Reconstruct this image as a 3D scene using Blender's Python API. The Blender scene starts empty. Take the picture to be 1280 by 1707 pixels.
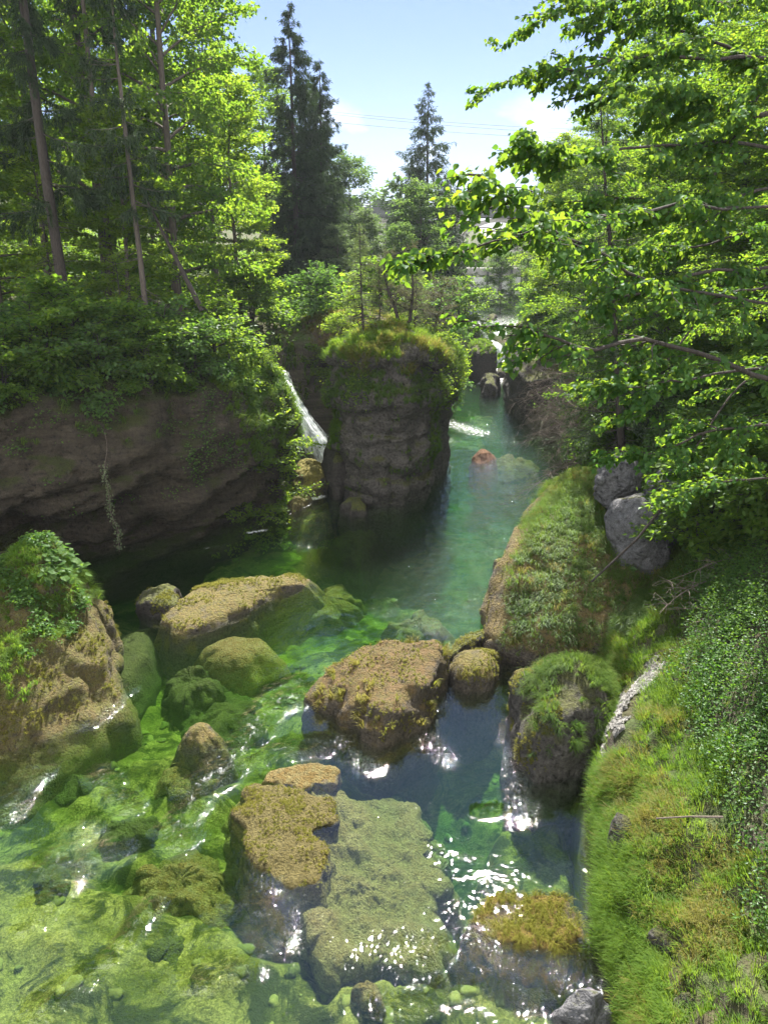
import bpy, bmesh, math, random
import numpy as np
from math import sin, cos, pi, radians

# ------------------------------------------------------------------ camera / sky / sun / exposure
S = bpy.context.scene
H = 12.0
PITCH = radians(19.46)
FPX = 1282.0
cam_d = bpy.data.cameras.new('camera'); cam = bpy.data.objects.new('camera', cam_d)
S.collection.objects.link(cam); S.camera = cam
cam.location = (0, 0, H); cam.rotation_euler = (pi/2 - PITCH, 0, 0)
cam_d.sensor_fit = 'VERTICAL'; cam_d.angle_y = 2*math.atan(853.5/FPX)
cam_d.clip_start = 0.05; cam_d.clip_end = 3000

SUN_EL, SUN_AZ = radians(51), radians(9)      # azimuth from +Y towards +X
world = bpy.data.worlds.new("World"); S.world = world; world.use_nodes = True
wn = world.node_tree; wn.nodes.clear()
sky = wn.nodes.new('ShaderNodeTexSky'); sky.sky_type = 'NISHITA'; sky.sun_disc = False
sky.sun_elevation = SUN_EL; sky.sun_rotation = SUN_AZ
sky.air_density = 1.0; sky.dust_density = 0.15; sky.ozone_density = 1.2; sky.altitude = 400
# small white clouds low over the horizon
tc = wn.nodes.new('ShaderNodeTexCoord'); mp = wn.nodes.new('ShaderNodeMapping'); mp.inputs['Scale'].default_value = (5, 5, 9)
nz = wn.nodes.new('ShaderNodeTexNoise'); nz.inputs['Scale'].default_value = 1.4; nz.inputs['Detail'].default_value = 6
sep = wn.nodes.new('ShaderNodeSeparateXYZ')
mr = wn.nodes.new('ShaderNodeMapRange'); mr.inputs['From Min'].default_value = .56; mr.inputs['From Max'].default_value = .78
mz = wn.nodes.new('ShaderNodeMapRange'); mz.inputs['From Min'].default_value = .17; mz.inputs['From Max'].default_value = .10
mul = wn.nodes.new('ShaderNodeMath'); mul.operation = 'MULTIPLY'
mx = wn.nodes.new('ShaderNodeMixRGB'); mx.inputs['Color2'].default_value = (10.5, 10.8, 11.2, 1)
bg = wn.nodes.new('ShaderNodeBackground'); bg.inputs['Strength'].default_value = 0.050
wo = wn.nodes.new('ShaderNodeOutputWorld')
L = wn.links.new
L(tc.outputs['Generated'], mp.inputs['Vector']); L(mp.outputs['Vector'], nz.inputs['Vector'])
L(nz.outputs['Fac'], mr.inputs['Value']); L(tc.outputs['Generated'], sep.inputs['Vector']); L(sep.outputs['Z'], mz.inputs['Value'])
L(mr.outputs['Result'], mul.inputs[0]); L(mz.outputs['Result'], mul.inputs[1])
tint = wn.nodes.new('ShaderNodeMixRGB'); tint.blend_type = 'MULTIPLY'; tint.inputs['Fac'].default_value = 1; tint.inputs['Color2'].default_value = (.535, .545, .715, 1)
# bright cloud bank added in the unseen sky behind the viewer as fill light
nz2 = wn.nodes.new('ShaderNodeTexNoise'); nz2.inputs['Scale'].default_value = 2.6; nz2.inputs['Detail'].default_value = 6
by_ = wn.nodes.new('ShaderNodeMath'); by_.operation = 'MULTIPLY_ADD'; by_.inputs[1].default_value = -.42
mb = wn.nodes.new('ShaderNodeMapRange'); mb.inputs['From Min'].default_value = .52; mb.inputs['From Max'].default_value = .74
mx2 = wn.nodes.new('ShaderNodeMixRGB'); mx2.inputs['Color2'].default_value = (13.5, 13.3, 13.0, 1)
L(sky.outputs['Color'], tint.inputs['Color1']); L(tint.outputs['Color'], mx.inputs['Color1']); L(mul.outputs['Value'], mx.inputs['Fac'])
L(tc.outputs['Generated'], nz2.inputs['Vector']); L(sep.outputs['Y'], by_.inputs[0]); L(nz2.outputs['Fac'], by_.inputs[2]); L(by_.outputs['Value'], mb.inputs['Value'])
L(mb.outputs['Result'], mx2.inputs['Fac']); L(mx.outputs['Color'], mx2.inputs['Color1'])
L(mx2.outputs['Color'], bg.inputs['Color']); L(bg.outputs['Background'], wo.inputs['Surface'])

sun_d = bpy.data.lights.new('sun', 'SUN'); sun = bpy.data.objects.new('sun', sun_d); S.collection.objects.link(sun)
sun_d.energy = 5.0; sun_d.angle = radians(0.5); sun_d.color = (1, .95, .86)
sun.rotation_euler = (-(pi/2 - SUN_EL), 0, -SUN_AZ)
sun.location = (10, 60, 80)

S.view_settings.view_transform = 'Standard'; S.view_settings.look = 'None'
S.view_settings.exposure = 2.1; S.view_settings.gamma = 1
cy = S.cycles
cy.max_bounces = 10; cy.diffuse_bounces = 5; cy.glossy_bounces = 2; cy.transmission_bounces = 8
cy.transparent_max_bounces = 16; cy.volume_bounces = 0
cy.caustics_reflective = False; cy.caustics_refractive = False
cy.sample_clamp_indirect = 4.0
cy.use_denoising = True

# ------------------------------------------------------------------ helpers
COL = S.collection

def ray(px, py):
    u = (px-640)/FPX; v = (853.5-py)/FPX
    return np.array([u, cos(PITCH)+v*sin(PITCH), -sin(PITCH)+v*cos(PITCH)])
def PZ(px, py, z=0.0):
    d = ray(px, py); t = (z-H)/d[2]; return np.array([d[0]*t, d[1]*t, z])
def PY(px, py, Y):
    d = ray(px, py); t = Y/d[1]; return np.array([d[0]*t, Y, H+d[2]*t])

def _hash(ix, iy, iz, seed):
    h = (ix*374761393 + iy*668265263 + iz*2147483647 + seed*1274126177) & 0xFFFFFFFF
    h = ((h ^ (h >> 13))*1274126177) & 0xFFFFFFFF
    h = ((h ^ (h >> 15))*2246822519) & 0xFFFFFFFF
    return ((h ^ (h >> 16)) & 0xFFFFFF)/float(0xFFFFFF)
def vnoise(P, seed=0):
    P = np.asarray(P, dtype=np.float64); i = np.floor(P).astype(np.int64); f = P-i
    f = f*f*f*(f*(f*6-15)+10); r = 0
    for dx in (0, 1):
        for dy in (0, 1):
            for dz in (0, 1):
                w = (f[:, 0] if dx else 1-f[:, 0])*(f[:, 1] if dy else 1-f[:, 1])*(f[:, 2] if dz else 1-f[:, 2])
                r = r + w*_hash(i[:, 0]+dx, i[:, 1]+dy, i[:, 2]+dz, seed)
    return r*2-1
def fbm(P, octv=4, seed=0, gain=.5):
    P = np.asarray(P, dtype=np.float64); a = 1; s = 0; t = 0
    for o in range(octv):
        s = s + a*vnoise(P*(2.03**o)+o*17.3, seed+o); t += a; a *= gain
    return s/t

def mk(name, V, quads=None, tris=None, mat=None, parent=None, smooth=False, attrs=None, loc=None, fattr=None, link=True):
    """ONE mesh object from numpy arrays"""
    me = bpy.data.meshes.new(name); V = np.asarray(V, dtype=np.float32)
    if loc is not None: V = V - np.asarray(loc, dtype=np.float32)
    loops = []; starts = []; tot = []; n = 0
    for F, k in ((quads, 4), (tris, 3)):
        if F is None or len(F) == 0: continue
        F = np.asarray(F, dtype=np.int32).reshape(-1, k)
        loops.append(F.ravel()); starts.append(n+np.arange(len(F))*k); tot.append(np.full(len(F), k)); n += F.size
    loops = np.concatenate(loops); starts = np.concatenate(starts); tot = np.concatenate(tot)
    me.vertices.add(len(V)); me.vertices.foreach_set('co', V.ravel())
    me.loops.add(len(loops)); me.loops.foreach_set('vertex_index', loops.astype(np.int32))
    me.polygons.add(len(starts)); me.polygons.foreach_set('loop_start', starts.astype(np.int32))
    me.polygons.foreach_set('loop_total', tot.astype(np.int32))
    me.polygons.foreach_set('use_smooth', np.full(len(starts), bool(smooth)))
    for k, a in (attrs or {}).items():
        at = me.attributes.new(k, 'FLOAT', 'POINT'); at.data.foreach_set('value', np.asarray(a, dtype=np.float32))
    for k, a in (fattr or {}).items():
        at = me.attributes.new(k, 'FLOAT', 'FACE'); at.data.foreach_set('value', np.asarray(a, dtype=np.float32))
    me.update(calc_edges=True)
    if mat: me.materials.append(mat)
    if not link: return me
    return put(name, me, parent, loc)
def put(name, me, parent=None, loc=None):
    o = bpy.data.objects.new(name, me); COL.objects.link(o)
    if loc is not None: o.location = [float(c) for c in loc]
    if parent is not None:
        o.parent = parent
        if loc is not None:
            o.location = [float(a)-float(b) for a, b in zip(loc, parent.location)]
    return o
def tag(o, label=None, cat=None, group=None, kind=None):
    if label: o['label'] = label
    if cat: o['category'] = cat
    if group: o['group'] = group
    if kind: o['kind'] = kind
    return o
def empty(name, loc, label, cat, group=None, rz=0):
    o = bpy.data.objects.new(name, None); COL.objects.link(o); o.empty_display_size = .3
    o.location = [float(c) for c in loc]; o.rotation_euler = (0, 0, rz)
    return tag(o, label, cat, group)

class Acc:
    """collects shapes for one mesh"""
    def __init__(s): s.V = []; s.Q = []; s.T = []; s.n = 0; s.fq = []; s.ft = []
    def add(s, V, Q=None, T=None, fq=None, ft=None):
        s.V.append(np.asarray(V, dtype=np.float64).reshape(-1, 3))
        if Q is not None and len(Q):
            s.Q.append(np.asarray(Q)+s.n); s.fq.append(np.full(len(Q), .5) if fq is None else fq)
        if T is not None and len(T):
            s.T.append(np.asarray(T)+s.n); s.ft.append(np.full(len(T), .5) if ft is None else ft)
        s.n += len(s.V[-1])
    def arrays(s):
        V = np.concatenate(s.V); Q = np.concatenate(s.Q) if s.Q else None; T = np.concatenate(s.T) if s.T else None
        return V, Q, T, np.concatenate([np.concatenate(x) for x in (s.fq, s.ft) if x])
    def box(s, c, d, rz=0):
        c = np.array(c); d = np.array(d)/2
        B = np.array([[x, y, z] for z in (-1, 1) for y in (-1, 1) for x in (-1, 1)])*d
        R = np.array([[cos(rz), -sin(rz), 0], [sin(rz), cos(rz), 0], [0, 0, 1]])
        s.add(B@R.T+c, [[0, 2, 3, 1], [4, 5, 7, 6], [0, 1, 5, 4], [2, 6, 7, 3], [0, 4, 6, 2], [1, 3, 7, 5]])
    def tube(s, P, R, n=6, cap=True):
        P = np.asarray(P, dtype=np.float64); m = len(P); R = np.broadcast_to(np.asarray(R, dtype=np.float64), (m,))
        D = np.gradient(P, axis=0); D /= np.linalg.norm(D, axis=1)[:, None]+1e-9
        ref = np.array([0, 0, 1.]) if abs(D[:, 2]).mean() < .8 else np.array([1., 0, 0])
        A = np.cross(D, ref); A /= np.linalg.norm(A, axis=1)[:, None]+1e-9; B = np.cross(D, A)
        th = np.arange(n)*2*pi/n
        V = P[:, None, :]+R[:, None, None]*(np.cos(th)[None, :, None]*A[:, None, :]+np.sin(th)[None, :, None]*B[:, None, :])
        i = np.arange(m-1)[:, None]*n; j = np.arange(n)[None, :]; j2 = (j+1) % n
        Q = np.stack([i+j, i+j2, i+n+j2, i+n+j], -1).reshape(-1, 4)
        s.add(V.reshape(-1, 3), Q)
    def build(s, name, mat, parent=None, smooth=False, loc=None, link=True, rnd=False):
        V, Q, T, f = s.arrays()
        return mk(name, V, Q, T, mat, parent, smooth, loc=loc, link=link, fattr={'rnd': f} if rnd else None)

# ---- materials
class NT:
    def __init__(s, name):
        s.m = bpy.data.materials.new(name); s.m.use_nodes = True; s.t = s.m.node_tree; s.t.nodes.clear()
        s.out = s.t.nodes.new('ShaderNodeOutputMaterial')
    def n(s, typ, **kw):
        nd = s.t.nodes.new('ShaderNode'+typ)
        for k, v in kw.items():
            k2 = k.replace('_', ' ')
            if k2 in nd.inputs: s.set(nd.inputs[k2], v)
            else: setattr(nd, k, v)
        return nd
    def set(s, inp, v):
        if hasattr(v, 'is_output') or isinstance(v, bpy.types.NodeSocket): s.t.links.new(v, inp)
        elif isinstance(v, (tuple, list)) and len(v) == 3 and inp.type == 'RGBA': inp.default_value = (*v, 1)
        else: inp.default_value = v
    def mix(s, fac, a, b, blend='MIX'):
        nd = s.t.nodes.new('ShaderNodeMixRGB'); nd.blend_type = blend
        s.set(nd.inputs[0], fac); s.set(nd.inputs[1], a); s.set(nd.inputs[2], b); return nd.outputs[0]
    def math(s, op, a, b=0.0, clamp=False):
        nd = s.t.nodes.new('ShaderNodeMath'); nd.operation = op; nd.use_clamp = clamp
        s.set(nd.inputs[0], a); s.set(nd.inputs[1], b); return nd.outputs[0]
    def noise(s, scale, detail=4, vec=None, rough=.55, dist=0.0):
        nd = s.n('TexNoise', Scale=scale, Detail=detail, Roughness=rough, Distortion=dist)
        if vec is not None: s.set(nd.inputs['Vector'], vec)
        return nd.outputs['Fac']
    def rng(s, v, a, b, c=0.0, d=1.0):
        nd = s.n('MapRange'); s.set(nd.inputs['Value'], v)
        for k, x in (('From Min', a), ('From Max', b), ('To Min', c), ('To Max', d)): nd.inputs[k].default_value = x
        return nd.outputs['Result']
    def pos(s, scale=(1, 1, 1), obj=True):
        if obj: v = s.n('TexCoord').outputs['Object']
        else: v = s.n('NewGeometry').outputs['Position']
        mp = s.n('Mapping'); s.set(mp.inputs['Vector'], v); mp.inputs['Scale'].default_value = scale; return mp.outputs['Vector']
    def attr(s, name):
        a = s.n('Attribute'); a.attribute_name = name; return a.outputs['Fac']
    def bump(s, h, strength=.5, dist=.05, normal=None):
        b = s.n('Bump', Strength=strength, Distance=dist); s.set(b.inputs['Height'], h)
        if normal is not None: s.set(b.inputs['Normal'], normal)
        return b.outputs['Normal']
    def done(s, shader, vol=None):
        s.t.links.new(shader, s.out.inputs['Surface'])
        if vol is not None: s.t.links.new(vol, s.out.inputs['Volume'])
        return s.m

def leaf_mat(name, a, b, ta, tb, tr=.5, gloss=.06, dead=None):
    """a..b reflected colours, ta..tb transmitted colours, per-leaf variation"""
    t = NT(name); r = t.attr('rnd'); big = t.noise(.55, 2, t.pos(obj=False))
    f = t.math('ADD', t.math('MULTIPLY', r, .75), t.math('MULTIPLY', t.math('SUBTRACT', big, .5), .9), clamp=True)
    d = t.n('BsdfDiffuse', Color=t.mix(f, a, b)).outputs[0]
    tl = t.n('BsdfTranslucent', Color=t.mix(f, ta, tb)).outputs[0]
    m = t.n('MixShader', Fac=tr); t.set(m.inputs[1], d); t.set(m.inputs[2], tl)
    g = t.n('BsdfGlossy', Color=(.9, .95, 1.0), Roughness=.42).outputs[0]
    m2 = t.n('MixShader', Fac=gloss*.35); t.set(m2.inputs[1], m.outputs[0]); t.set(m2.inputs[2], g)
    return t.done(m2.outputs[0])

def rock_mat(name, dark, light, moss, moss2, nz0=.25, nz1=.75, amount=.5, strata=2.0, bump=.9, scale=1.0, pits=True):
    """stone with layers and pores; moss or algae settles on upward faces and in noise patches"""
    t = NT(name); p = t.pos(); ps = t.pos((.5, .5, strata*2.2))
    n1 = t.noise(1.3*scale, 6, p); n2 = t.noise(7*scale, 5, p, .65); st = t.noise(1.6, 4, ps); n3 = t.noise(26*scale, 3, p, .7)
    f = t.math('ADD', t.math('MULTIPLY', n2, 1-min(.5, strata*.17)), t.math('MULTIPLY', st, min(.5, strata*.17)))
    c = t.mix(t.rng(f, .34, .66), dark, light)
    c = t.mix(t.rng(n3, .35, .7, 0, .55), c, tuple(x*.45 for x in dark))
    nzv = t.n('SeparateXYZ'); t.set(nzv.inputs[0], t.n('NewGeometry').outputs['Normal'])
    mm = t.math('ADD', t.rng(nzv.outputs['Z'], nz0, nz1), t.rng(n1, .35, .65, amount-1.0, amount))
    mm = t.math('MULTIPLY', t.rng(mm, .25, .8), t.rng(n2, .3, .55, .45, 1))
    mc = t.mix(t.rng(t.noise(2.2*scale, 6, p, .7), .40, .60), moss, moss2)
    mc = t.mix(t.rng(n3, .3, .65), mc, tuple(x*.4 for x in moss2))
    c = t.mix(mm, c, mc)
    vo = t.n('TexVoronoi', Scale=9*scale); t.set(vo.inputs['Vector'], p)
    cell = t.rng(vo.outputs['Distance'], .1, .7)
    c = t.mix(t.math('MULTIPLY', t.rng(n2, .42, .30), .75), c, tuple(x*.22 for x in dark))
    h = t.math('ADD', t.math('MULTIPLY', n2, 1.3), t.math('ADD', t.math('MULTIPLY', n3, .45), t.math('ADD', t.math('MULTIPLY', st, .5), t.math('MULTIPLY', cell, -.25))))
    b = t.bump(h, bump, .14)
    s = t.n('BsdfPrincipled', Base_Color=c, Roughness=.9, Normal=b); s.inputs['Specular IOR Level'].default_value = .25
    return t.done(s.outputs[0])

def plain_mat(name, a, b, scale=6, rough=.8, bump=.3, stretch=(1, 1, 1), metal=0):
    t = NT(name); p = t.pos(stretch); n1 = t.noise(scale, 5, p, .6)
    s = t.n('BsdfPrincipled', Base_Color=t.mix(t.rng(n1, .35, .65), a, b), Roughness=rough, Normal=t.bump(n1, bump, .03), Metallic=metal)
    return t.done(s.outputs[0])

M = {}
M['leaf_beech'] = leaf_mat('beech_leaf', (.055, .105, .018), (.11, .17, .025), (.22, .38, .02), (.46, .58, .05), .58, .025)
M['leaf_maple'] = leaf_mat('maple_leaf', (.045, .09, .018), (.085, .145, .025), (.16, .32, .02), (.36, .50, .035), .55, .03)
M['leaf_dark'] = leaf_mat('dark_leaf', (.05, .10, .03), (.10, .165, .05), (.10, .23, .03), (.22, .38, .04), .45, .015)
M['leaf_linden'] = leaf_mat('linden_leaf', (.045, .10, .025), (.085, .16, .038), (.14, .30, .02), (.40, .52, .03), .52, .018)
M['leaf_near'] = leaf_mat('near_linden_leaf', (.035, .085, .025), (.07, .145, .04), (.12, .26, .02), (.38, .50, .03), .47, .02)
M['leaf_pale'] = leaf_mat('pale_leaf', (.07, .105, .05), (.12, .16, .08), (.13, .2, .06), (.2, .3, .08), .4, .04)
M['leaf_far'] = leaf_mat('far_leaf', (.045, .085, .035), (.085, .14, .05), (.13, .25, .04), (.26, .38, .06), .45, .03)
M['needle'] = leaf_mat('spruce_needle', (.025, .048, .022), (.06, .09, .036), (.03, .06, .016), (.08, .13, .03), .3, .03)
M['needle_light'] = leaf_mat('spruce_needle_light', (.03, .055, .025), (.07, .105, .04), (.05, .09, .02), (.14, .2, .04), .3, .03)
M['needle_pine'] = leaf_mat('pine_needle', (.07, .075, .045), (.13, .13, .075), (.09, .10, .04), (.18, .17, .07), .35, .03)
M['needle_larch'] = leaf_mat('larch_needle', (.09, .125, .05), (.15, .2, .07), (.14, .2, .05), (.24, .32, .08), .4, .02)
M['grass'] = leaf_mat('grass_blade', (.05, .12, .014), (.14, .205, .03), (.16, .32, .02), (.38, .48, .05), .5, .01)
M['grass_dry'] = leaf_mat('dry_grass_blade', (.11, .125, .025), (.23, .19, .06), (.22, .25, .03), (.42, .36, .08), .45, .01)
M['grass_green'] = leaf_mat('green_grass_blade', (.05, .10, .02), (.12, .165, .04), (.12, .25, .02), (.3, .40, .05), .45, .02)
M['algae'] = leaf_mat('algae_tuft', (.13, .14, .025), (.28, .25, .055), (.18, .20, .03), (.34, .32, .06), .4, .01)
M['cover'] = leaf_mat('ground_cover_leaf', (.04, .095, .022), (.09, .165, .03), (.10, .26, .02), (.28, .44, .03), .45, .035)
M['bark'] = plain_mat('grey_bark', (.055, .045, .036), (.12, .10, .085), 5, .95, .8, (6, 6, 1.2))
M['bark_dark'] = plain_mat('dark_bark', (.022, .018, .015), (.055, .045, .038), 5, .95, .8, (6, 6, 1.2))
M['bark_dead'] = plain_mat('dead_wood', (.10, .075, .06), (.2, .165, .14), 8, .95, .5, (5, 5, 2))
M['vine'] = leaf_mat('vine_leaf', (.10, .13, .07), (.2, .22, .12), (.1, .16, .05), (.2, .26, .08), .35)

# ---- foliage geometry
LEAF4 = (np.array([[0, 0, 0], [-.34, .42, .07], [0, 1, -.06], [.34, .42, .07]]), None, np.array([[0, 3, 2], [0, 2, 1]]))
LEAF8 = (np.array([[0, 0, 0], [-.36, .22, .07], [-.40, .55, .06], [0, 1.05, -.12], [.40, .55, .06], [.36, .22, .07], [0, .5, 0.0]]),
         np.array([[0, 5, 4, 6], [0, 6, 2, 1]]), np.array([[6, 4, 3], [6, 3, 2]]))
BLADE = (np.array([[0, 0, 0], [-.085, .5, .0], [0, 1, -.05], [.085, .5, .0]]), np.array([[0, 3, 2, 1]]), None)

def norm(v): return v/(np.linalg.norm(v, axis=-1, keepdims=True)+1e-9)
def leaves(P, D, N, size, tmpl, rng, rnd=None):
    """one mesh of separate leaves: P position, D direction along the leaf, N rough normal"""
    D = norm(D); X = norm(np.cross(D, N)); Z = np.cross(X, D); T, Q, R = tmpl
    size = np.broadcast_to(size, (len(P),))[:, None, None]
    V = P[:, None, :]+size*(T[None, :, 0:1]*X[:, None, :]+T[None, :, 1:2]*D[:, None, :]+T[None, :, 2:3]*Z[:, None, :])
    k = len(T); off = (np.arange(len(P))*k)[:, None, None]
    r = rng.random(len(P)) if rnd is None else rnd
    Qa = (Q[None]+off).reshape(-1, 4) if Q is not None else None
    Ta = (R[None]+off).reshape(-1, 3) if R is not None else None
    f = []
    if Q is not None: f.append(np.repeat(r, len(Q)))
    if R is not None: f.append(np.repeat(r, len(R)))
    return V.reshape(-1, 3), Qa, Ta, np.concatenate(f)

def scatter(segA, segB, w, n, rng):
    p = np.asarray(w, dtype=np.float64); p /= p.sum(); i = rng.choice(len(p), n, p=p); t = rng.random(n)[:, None]
    A = np.asarray(segA)[i]; B = np.asarray(segB)[i]; return A+(B-A)*t, norm(B-A)

def curve(p0, az, el, L, n, droop, rng, wob=.06):
    P = [np.array(p0, dtype=float)]; st = L/n
    for k in range(n):
        e = el-droop*(k/n); a = az+rng.normal()*wob; az = a
        P.append(P[-1]+st*np.array([cos(a)*cos(e), sin(a)*cos(e), sin(e)]))
    return np.array(P)

def decid(seed, Ht, r0, cb, R, nb, leaf, nleaf, el=(.15, .95), droop=.5, shape=(.2, .75), lean=(0, 0), nsec=7, wob=.05, tmpl=LEAF4, flat=.45,
          stems=1, leafmat='leaf_beech', barkmat='bark'):
    rng = np.random.default_rng(seed); tr = Acc(); A = []; B = []; W = []
    for s in range(stems):
        n = 10; tz = np.linspace(0, 1, n+1); hh = Ht*(1 if s == 0 else rng.uniform(.6, .95)); saz = rng.random()*6.28
        sp = 0 if stems == 1 else rng.uniform(.1, .4)
        P = np.stack([lean[0]*tz+np.cumsum(rng.normal(0, wob, n+1))*Ht*.05+cos(saz)*sp*tz*hh*.8,
                      lean[1]*tz+np.cumsum(rng.normal(0, wob, n+1))*Ht*.05+sin(saz)*sp*tz*hh*.8, tz*hh], 1)
        P[0] = (0, 0, -.4 if s == 0 else -.1)
        rr = r0*(1 if s == 0 else .7)*(1-tz*.9)**.9+.008; tr.tube(P, rr, 7)
        m = nb//stems
        for i in range(m):
            f = (i+.5)/m; h = cb+(hh-cb)*f**.92; q = h/hh*n; k = min(int(q), n-1); p0 = P[k]+(P[k+1]-P[k])*(q-k)
            prof = sin(pi*(shape[0]+(.97-shape[0])*f))**shape[1]; Ln = R*prof*rng.uniform(.65, 1.15)
            az = i*2.399+rng.normal()*.3; e = el[0]+(el[1]-el[0])*f+rng.normal()*.12
            C = curve(p0, az, e, Ln, 6, droop, rng)
            tr.tube(C, np.linspace(max(.35*r0*(1-.75*f), .012), .006, 7), 4)
            for j in range(nsec):
                g = .18+.82*(j+.6)/nsec; kk = min(int(g*6), 5); q0 = C[kk]+(C[kk+1]-C[kk])*(g*6-kk)
                side = 1 if j % 2 else -1; sl = (.5*Ln*(1.08-g)+.22*R*.6)*rng.uniform(.7, 1.2)
                d = C[kk+1]-C[kk]; a2 = math.atan2(d[1], d[0])+side*rng.uniform(.5, 1.05)
                e2 = math.asin(max(-1, min(1, d[2]/(np.linalg.norm(d)+1e-9))))*.6+rng.normal()*.18
                C2 = curve(q0, a2, e2, sl, 3, .35, rng)
                tr.tube(C2, np.linspace(.012, .004, 4), 3)
                for z in range(3): A.append(C2[z]); B.append(C2[z+1]); W.append(sl*(.5+.5*z))
            for z in range(3, 6): A.append(C[z]); B.append(C[z+1]); W.append(Ln*.35)
    P, D = scatter(A, B, W, nleaf, rng)
    P = P+rng.normal(size=P.shape)*leaf*np.array([.9, .9, .45])
    side = rng.normal(size=D.shape)*.75; D2 = norm(D+side*np.array([1, 1, .35])+np.array([0, 0, -.12]))
    N = np.array([0, 0, 1.])+rng.normal(size=D.shape)*flat
    V, Q, T, f = leaves(P, D2, N, leaf*rng.uniform(.65, 1.2, len(P)), tmpl, rng)
    return {'trunk': tr.build('trunk', M[barkmat], smooth=True, link=False),
            'crown': mk('crown', V, Q, T, M[leafmat], fattr={'rnd': f}, link=False)}

def spruce(seed, Ht, r0, cb, R, levels, nneedle, size=.24, sparse=1.0, leafmat='needle', barkmat='bark_dark', droop=.55, hang=.5, deadbelow=0, bent=0):
    rng = np.random.default_rng(seed); tr = Acc(); A = []; B = []; W = []
    n = 10; tz = np.linspace(0, 1, n+1)
    P = np.stack([np.cumsum(rng.normal(0, .02, n+1))+bent*tz**2, np.cumsum(rng.normal(0, .02, n+1)), tz*Ht], 1); P[0, 2] = -.5
    tr.tube(P, r0*(1-tz)**.85+.012, 8)
    def at(h): q = h/Ht*n; k = min(int(q), n-1); return P[k]+(P[k+1]-P[k])*(q-k)
    for l in range(levels):
        f = (l+.3)/levels; h = cb+(Ht-cb)*f**.88
        for k in range(5 if f < .9 else 3):
            if rng.random() > sparse: continue
            az = rng.random()*6.28; Ln = R*(1-f)**.8*rng.uniform(.55, 1.15)+.15
            C = curve(at(h+rng.normal()*.12), az, rng.uniform(-.1, .25)-.35*(1-f), Ln, 5, -.35 if f < .8 else .1, rng)
            tr.tube(C, np.linspace(.028*(1-f)+.008, .005, 6), 3)
            for j in range(int(4+Ln*2.6)):
                g = rng.uniform(.15, 1); kk = min(int(g*5), 4); q0 = C[kk]+(C[kk+1]-C[kk])*(g*5-kk)
                d = C[kk+1]-C[kk]; a2 = math.atan2(d[1], d[0])+rng.choice((-1, 1))*rng.uniform(.35, .95)
                sl = Ln*.36*(1.15-g)+.12; C2 = curve(q0, a2, -.25-hang*rng.random(), sl, 2, .4*hang*2, rng)
                for z in range(2): A.append(C2[z]); B.append(C2[z+1]); W.append(sl)
            for z in range(1, 5): A.append(C[z]); B.append(C[z+1]); W.append(Ln*.3)
    for l in range(deadbelow):
        h = rng.uniform(Ht*.12, cb); az = rng.random()*6.28
        C = curve(at(h), az, rng.uniform(-.4, .2), rng.uniform(.4, 1.8), 4, .3, rng, .2); tr.tube(C, np.linspace(.02, .004, 5), 3)
    pts, D = scatter(A, B, W, nneedle, rng)
    pts = pts+rng.normal(size=pts.shape)*.035; side = norm(rng.normal(size=D.shape))
    D2 = norm(D+side*.75+np.array([0, 0, -.18])); N = np.array([0, 0, 1.])+rng.normal(size=D.shape)*.6
    V, Q, T, fa = leaves(pts, D2, N, size*rng.uniform(.6, 1.25, len(pts)), BLADE, rng)
    return {'trunk': tr.build('trunk', M[barkmat], smooth=True, link=False),
            'crown': mk('crown', V, Q, T, M[leafmat], fattr={'rnd': fa}, link=False)}

def plant(name, proto, loc, label, cat, group=None, scale=1.0, rz=0.0, tilt=(0, 0)):
    root = empty(name, loc, label, cat, group, rz)
    root.rotation_euler = (tilt[0], tilt[1], rz)
    root.scale = (scale, scale, scale) if not isinstance(scale, tuple) else scale
    for part, me in proto.items():
        o = bpy.data.objects.new(part, me); COL.objects.link(o); o.parent = root
    return root

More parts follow.
